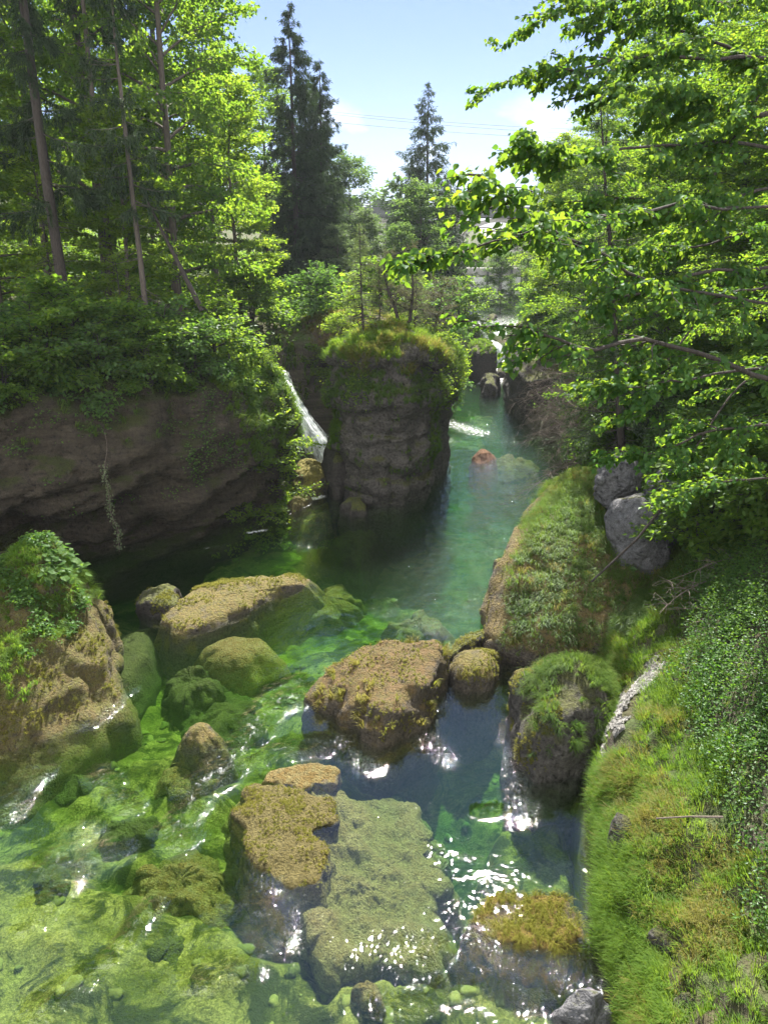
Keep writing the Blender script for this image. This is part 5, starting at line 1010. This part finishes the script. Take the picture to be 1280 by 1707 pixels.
# ------------------------------------------------------------------ right side trees
plant('spruce', SPR_R, (9.9, 30.0, gz(9.9, 30)-.2), 'leaning sparse spruce on the right bank, drooping bare twigs against the sky', 'tree', scale=1.0, rz=.4, tilt=(0, -.20))
for k, (x, y, s, lab) in enumerate([(13.6, 31.5, .95, 'leafy tree standing right behind the leaning sparse spruce'), (17.5, 23, 1.0, 'leafy tree high on the right slope, middle of the picture edge'), (12.2, 34, 1.0, 'leafy tree behind the grassy mound, right of the channel'),
        (14.5, 26.5, 1.1, 'tall leafy tree at the upper right, second row'), (15, 35, 1.1, 'leafy tree on the right slope above the dead brush'), (12.6, 42, 1.05, 'leafy tree overhanging the right side of the channel'),
        (17, 45, 1.2, 'tall tree behind the one overhanging the channel'), (14, 54, 1.1, 'leafy tree above the dark channel wall'), (19, 31, 1.2, 'tall tree at the right edge far up the slope'), (16, 17.5, 1.0, 'leafy tree at the right picture edge behind the finest-leaved one')]):
    plant('linden_tree', D_right, P_(x, y), lab, 'tree', scale=s, rz=k*1.1)
plant('linden_tree', D_fine, P_(11.2, 17.6), 'fine-leaved tree rising from the right slope at the picture edge, shading the nettles', 'tree', scale=.9, rz=4.1)
plant('linden_tree', D_fine, P_(13.0, 22.5), 'fine-leaved tree filling the right edge behind the near linden boughs', 'tree', scale=.9, rz=.7)
plant('linden_tree', D_fine, P_(13.5, 26.5), 'fine-leaved tree over the grey rocks, right of the leaning spruce', 'tree', scale=1.05, rz=2.7)
plant('maple_tree', D_maple, P_(19, 62), 'tall maple in the back row of the right bank', 'tree', rz=1)
plant('maple_tree', D_maple, P_(22, 40), 'tall maple far up the right slope', 'tree', rz=3)
plant('maple_tree', D_maple2, P_(15.5, 70), 'green tree on the right bank near the cascade', 'tree', rz=2)
plant('maple_tree', D_maple2, P_(17, 84), 'green tree right of the cascade top', 'tree', rz=4)
for k, (x, y, s, lab) in enumerate([(10.3, 24.6, .9, 'shrub above the leaning pale boulder'), (10.6, 20.6, 1.2, 'shrub with arching sprays right of the grey rocks'), (11.4, 27.2, 1.2, 'dark shrub between the grey rocks and the trees'),
        (8.9, 30.5, 1.0, 'shrub behind the crest of the grassy mound'), (10.2, 33.5, 1.3, 'shrub over the dead brush on the right bank'), (11.3, 19.0, 1.5, 'shrub on the right slope at the picture edge'), (11.6, 22.4, 1.7, 'tall shrub under the right-hand trees'),
        (11.8, 38.5, 1.5, 'shrub hanging over the right side of the channel'), (13.2, 46, 1.6, 'dark shrub above the channel bend on the right'), (13.0, 53, 1.5, 'shrub on top of the dark channel wall'), (14.6, 60, 1.6, 'shrub behind the dark channel wall'), (13.0, 28, 1.6, 'large dark shrub deep under the right-hand trees'),
        (9.6, 21.4, 1.0, 'bright-leaved low shrub at the upper end of the gravel strip'), (15.5, 74, 2.0, 'green shrub right of the cascade'), (12.0, 15.6, 1.0, 'shrub at the right picture edge above the nettles'), (9.0, 20.3, 1.15, 'leafy shrub hanging just right of the grey rocks'), (9.8, 18.2, 1.1, 'leafy shrub at the upper edge of the nettle patch'), (9.9, 22.4, 1.25, 'leafy shrub drooping over the grey rocks from behind')]):
    plant('shrub', SHR if k > 14 else (SHR_D, SHR, SHR_D)[k % 3], P_(x, y), lab, 'shrub', scale=s, rz=k*2.1)

# dead brush over the channel
def brush(name, label, base, az0, n, L0, seed, el=(-.6, .1), spread=.6):
    rng = np.random.default_rng(seed); a = Acc(); base = np.array(base)
    for k in range(n):
        C = curve(base+rng.normal(size=3)*np.array([.5, .9, .5]), az0+rng.normal()*spread, rng.uniform(*el), L0*rng.uniform(.5, 1.15), 7, .35, rng, .12); a.tube(C, np.linspace(.022, .005, 8), 3)
        for j in range(16):
            i = rng.integers(1, 7); C2 = curve(C[i], az0+rng.normal()*1.2, rng.uniform(-.9, .5), L0*.28*rng.uniform(.4, 1.2), 3, .5, rng, .2); a.tube(C2, np.linspace(.009, .004, 4), 3)
            for m in range(3): a.tube(curve(C2[rng.integers(1, 4)], az0+rng.normal()*1.6, rng.uniform(-.9, .4), L0*.1, 2, .3, rng, .2), .004, 3)
    return tag(a.build(name, M['bark_dead']), label, 'dead brush')
brush('dead_brush', 'tangle of dead grey-brown twigs hanging over the channel from the right bank', PY(985, 690, 37), pi*1.03, 26, 3.6, 5)
brush('dead_brush', 'tangle of dead twigs higher up beside the dark channel wall', PY(960, 640, 40), pi*1.0, 16, 3.2, 6)
brush('dead_branch', 'single bare dead branch reaching down to the water over the channel', PY(985, 735, 33), pi*1.05, 2, 3.6, 8, (-.35, -.3), .1)
brush('dead_branches', 'bare pale twigs lying over the nettles below the right shrubs', PY(1290, 1010, 17), pi*1.0, 12, 2.6, 9, (-.3, .1), .35)
a = Acc(); a.tube([PY(985, 970, 20.5), PY(1060, 900, 20.2), PY(1120, 825, 20.0), PY(1150, 790, 20)], [.03, .035, .04, .03], 6); tag(a.build('fallen_branch', M['bark_dark']), 'thin fallen branch slanting in front of the grey rocks', 'branch')
a = Acc(); q = PZ(1090, 1385, 2.9); q2 = PZ(1200, 1388, 3.2); a.tube([q+np.array([0, 0, .25]), (q+q2)/2+np.array([0, 0, .3]), q2+np.array([0, 0, .3])], [.012, .014, .02], 5); tag(a.build('dry_stick', M['bark_dead']), 'straight dry stick lying across the bank plants', 'stick')

# ------------------------------------------------------------------ near linden reaching in from the right
def near_linden():
    rng = np.random.default_rng(123); tr = Acc(); A = []; B = []; W = []
    base = np.array([8.4, 9.6, gz(8.4, 9.6)-.4]); top = np.array([7.6, 9.2, 19.5])
    tz = np.linspace(0, 1, 9)[:, None]; T = base+(top-base)*tz+.12*np.sin(tz*7)*np.array([1, .5, 0]); tr.tube(T, np.linspace(.24, .06, 9), 9)
    def PD(px, py, d): v = ray(px, py); return np.array([0, 0, H])+v/np.linalg.norm(v)*d
    LM = [([(1330, 500, 9.0), (1130, 480, 7.4), (1000, 430, 6.4), (900, 370, 5.7), (850, 325, 5.4), (800, 295, 5.2)], .018, .6, .55),
          ([(1340, 350, 9.2), (1120, 340, 7.4), (960, 375, 6.3), (850, 400, 5.7), (760, 415, 5.5), (690, 424, 5.4)], .016, .5, .38),
          ([(1330, 650, 8.6), (1240, 610, 7.8), (1110, 552, 7.0), (1010, 580, 6.5), (930, 562, 6.1), (850, 560, 5.8), (770, 525, 5.7)], .030, .22, .38),
          ([(1340, 430, 9.4), (1150, 455, 8.0), (1020, 500, 7.2), (930, 560, 6.8), (870, 600, 6.6)], .022, .6, .5),
          ([(1330, 250, 10.4), (1150, 235, 9.0), (1010, 260, 8.0), (920, 250, 7.4), (875, 225, 7.2)], .022, .9, .7),
          ([(1330, 90, 11), (1200, 105, 10.2), (1080, 95, 9.6), (950, 105, 9.2), (845, 135, 9.0)], .028, .8, .8),
          ([(1330, -20, 11.5), (1150, 10, 10.6), (1000, 5, 10), (870, 25, 9.8)], .025, .9, 1),
          ([(1330, 180, 10.2), (1240, 200, 9.8), (1120, 160, 9.4), (1000, 150, 9.1), (920, 170, 9.0)], .035, 1, .9),
          ([(1330, 690, 9.2), (1180, 720, 8.6), (1080, 750, 8.3), (1010, 775, 8.2)], .018, .8, .7),
          ([(1330, 600, 9.0), (1150, 640, 8.4), (1060, 650, 8.1), (1000, 640, 8.0)], .018, .8, .7),
          ([(1330, 300, 9.8), (1160, 335, 8.8), (1050, 350, 8.3), (980, 330, 8.1)], .022, 1, .9),
          ([(1340, 790, 9.6), (1200, 800, 9.3), (1110, 830, 9.2)], .016, .7, .7),
          ([(1340, 470, 9.8), (1200, 490, 9.2), (1110, 600, 8.9), (1070, 690, 8.8)], .020, 1, .9),
          ([(1340, 560, 10.4), (1230, 640, 10), (1160, 740, 9.8), (1140, 800, 9.8)], .018, .9, .8),
          ([(1340, 50, 10.0), (1260, 160, 9.4), (1190, 290, 9.0), (1150, 390, 8.8)], .035, .9, 1),
          ([(1330, 140, 11.6), (1180, 60, 11), (1060, 30, 10.6), (960, 50, 10.4)], .025, 1, 1),
          ([(1330, 380, 10.6), (1210, 400, 10.2), (1090, 420, 9.9), (1000, 440, 9.7)], .022, 1, 1)]
    for pts, r, dens, tw in LM:
        Pk = np.array([PD(*p) for p in pts]); s = np.linspace(0, len(Pk)-1, 16); C = np.stack([np.interp(s, np.arange(len(Pk)), Pk[:, k]) for k in range(3)], 1)
        for _ in range(2): C[1:-1] = .25*C[:-2]+.5*C[1:-1]+.25*C[2:]
        tz0 = np.clip((C[0, 2]-base[2]-1.0)/(top[2]-base[2]), .1, .95); root = base+(top-base)*tz0
        Cf = np.vstack([np.linspace(root, C[0], 4)[:-1], C]); Cf = Cf+np.vstack([np.zeros((3, 3)), fbm(Cf*2.2+r*90, 2, 5)[3:, None]*np.array([[.06, .06, .1]])]); C = Cf[3:]; tr.tube(Cf, np.linspace(r*1.1, .004, len(Cf)), 6)
        Ln = np.linalg.norm(np.diff(C, axis=0), axis=1).sum()
        for j in range(int(Ln*6.0)):
            g = rng.uniform(.10, 1.0); q = g*15; i = min(int(q), 14); p0 = C[i]+(C[i+1]-C[i])*(q-i); d = C[i+1]-C[i]
            az = math.atan2(d[1], d[0])+rng.choice((-1, 1))*rng.uniform(.3, 1.2); sl = rng.uniform(.35, 1.0)*(1.15-.55*g)*tw
            C2 = curve(p0, az, rng.uniform(-.35, .35), sl, 4, .5, rng, .15); tr.tube(C2, np.linspace(.010, .003, 5), 4)
            for z in range(4): A.append(C2[z]); B.append(C2[z+1]); W.append(sl*dens)
            for m in range(3):
                C3 = curve(C2[rng.integers(1, 5)], az+rng.choice((-1, 1))*rng.uniform(.4, 1.2), rng.uniform(-.5, .2), sl*.5, 2, .4, rng, .2); tr.tube(C3, .003, 3)
                A += [C3[0], C3[1]]; B += [C3[1], C3[2]]; W += [sl*.5*dens]*2
        for z in range(11, 15): A.append(C[z]); B.append(C[z+1]); W.append(.35)
    P, D = scatter(A, B, W, 38000, rng); P = P+rng.normal(size=P.shape)*.022
    D2 = norm(D*.8+rng.normal(size=D.shape)*np.array([.8, .8, .3])+np.array([0, 0, -.75])); N = np.array([0, 0, .9])+rng.normal(size=D.shape)*.45
    v, q, t, f = leaves(P, D2, N,   .055*rng.uniform(.5, 1.35, len(P)), LEAF8, rng)
    root = empty('linden_tree', base, 'big near linden with large heart-shaped leaves reaching into the right side of the picture', 'tree')
    tr.build('trunk', M['bark_dark'], root, True, loc=base); mk('crown', v, q, t, M['leaf_near'], root, loc=base, fattr={'rnd': f})
near_linden()

# ------------------------------------------------------------------ bridge, weir, power lines
conc = plain_mat('weathered_concrete', (.30, .29, .28), (.42, .41, .39), 2, .9, .2); dkst = plain_mat('dark_steel', (.05, .055, .06), (.09, .095, .10), 4, .6, .1)
Yb = 150.0; dz = PY(700, 350, Yb)[2]; xL, xR = -30.0, 48.0
br = empty('arch_bridge', (9, Yb, 0), 'long concrete arch bridge with a dark girder deck across the valley', 'bridge')
a = Acc(); a.box((9, Yb, dz+.1), (xR-xL, 7, .5)); a.box((9, Yb-3.4, dz-.75), (xR-xL, .3, 1.2)); a.box((9, Yb+3.4, dz-.75), (xR-xL, .3, 1.2)); a.build('deck', dkst, br, loc=(9, Yb, 0))
a = Acc()
for s in (-3.45, 3.45):
    a.box((9, Yb+s, dz+1.35), (xR-xL, .10, .10)); a.box((9, Yb+s, dz+.9), (xR-xL, .08, .08))
    for x in np.arange(xL+.5, xR, 1.5): a.box((x, Yb+s, dz+.83), (.10, .10, .95))
a.build('railing', dkst, br, loc=(9, Yb, 0))
xa, xb = PY(765, 360, Yb)[0], PY(905, 360, Yb)[0]; cx, hw = (xa+xb)/2, (xb-xa)/2; rise = 5.0; ztop = dz-1.4
th = np.linspace(0, pi, 33)
for s in (-2.6, 2.6):
    a = Acc()
    for k in range(32):
        p = [np.array([cx+hw*cos(t), Yb+s, ztop-.3-rise+rise*sin(t)]) for t in (th[k], th[k+1])]; V = []
        for q in p: V += [q+np.array([0, -.5, -.35]), q+np.array([0, .5, -.35]), q+np.array([0, .5, .35]), q+np.array([0, -.5, .35])]
        a.add(V, [[0, 1, 5, 4], [1, 2, 6, 5], [2, 3, 7, 6], [3, 0, 4, 7]])
    a.build('arch', conc, br, loc=(9, Yb, 0))
for x in [cx-hw-.8, cx+hw+.8, cx-hw-14, cx+hw+14]:
    a = Acc(); a.box((x, Yb, (dz-1.4)/2), (1.5, 5.6, dz-1.4)); a.box((x, Yb, dz-1.65), (2.0, 6.2, .5)); a.build('pier', conc, br, loc=(9, Yb, 0))
# weir
Yw = 106.0; w0 = PY(786, 455, Yw); w1 = PY(848, 455, Yw); zb = PY(800, 494, Yw)[2]; zt = PY(800, 446, Yw)[2]
wr = empty('weir', ((w0[0]+w1[0])/2, Yw, zb-2), 'pale river weir with dark posts above the cascade', 'weir'); wc = wr.location
wx = (w0[0]+w1[0])/2; ww = w1[0]-w0[0]+3
a = Acc(); a.box((wx, Yw, (zb+PY(800, 462, Yw)[2])/2), (ww, .8, PY(800, 462, Yw)[2]-zb)); a.build('wall', plain_mat('white_water_wall', (.62, .63, .63), (.78, .79, .79), 2, .7, .3, (1, 1, 3)), wr, loc=wc)
a = Acc(); a.box((wx, Yw+.4, zt-.5), (ww, 1.4, .9)); a.build('walkway', conc, wr, loc=wc)
a = Acc(); a.box((wx, Yw-.8, zb-1.1), (ww, 2.2, 2.1)); a.build('sill', dkst, wr, loc=wc)
for px in (811, 831, 850): a = Acc(); a.box((PY(px, 470, Yw)[0], Yw-.7, (zb+zt)/2), (.28, .4, zt-zb+.4)); a.build('post', dkst, wr, loc=wc)
# power lines on the hill
for k, (y0, y1, lab) in enumerate([(186, 208, 'topmost of three thin power lines across the sky'), (190, 214, 'middle one of three thin power lines across the sky'), (203, 224, 'lowest of three thin power lines across the sky')]):
    Yp = 170.; s0 = PY(550, y0, Yp); s1 = PY(810, y1, Yp); d = s1-s0; tt = np.linspace(-1.4, 2.4, 40)[:, None]; C = s0+d*tt+np.array([0, 0, 1])*(.6*((tt-.5)**2-.25)); a = Acc(); a.tube(C, .035, 4)
    tag(a.build('power_line', dkst), lab, 'power line')

# ------------------------------------------------------------------ air
t = NT('valley_air'); vol = t.n('VolumePrincipled', Color=(.80, .88, 1.0), Density=.0002, Anisotropy=.25)
t.t.links.new(vol.outputs[0], t.out.inputs['Volume'])
a = Acc(); a.box((0, 340, 45), (1000, 900, 110)); tag(a.build('haze', t.m), 'thin summer haze in the valley air', kind='stuff')
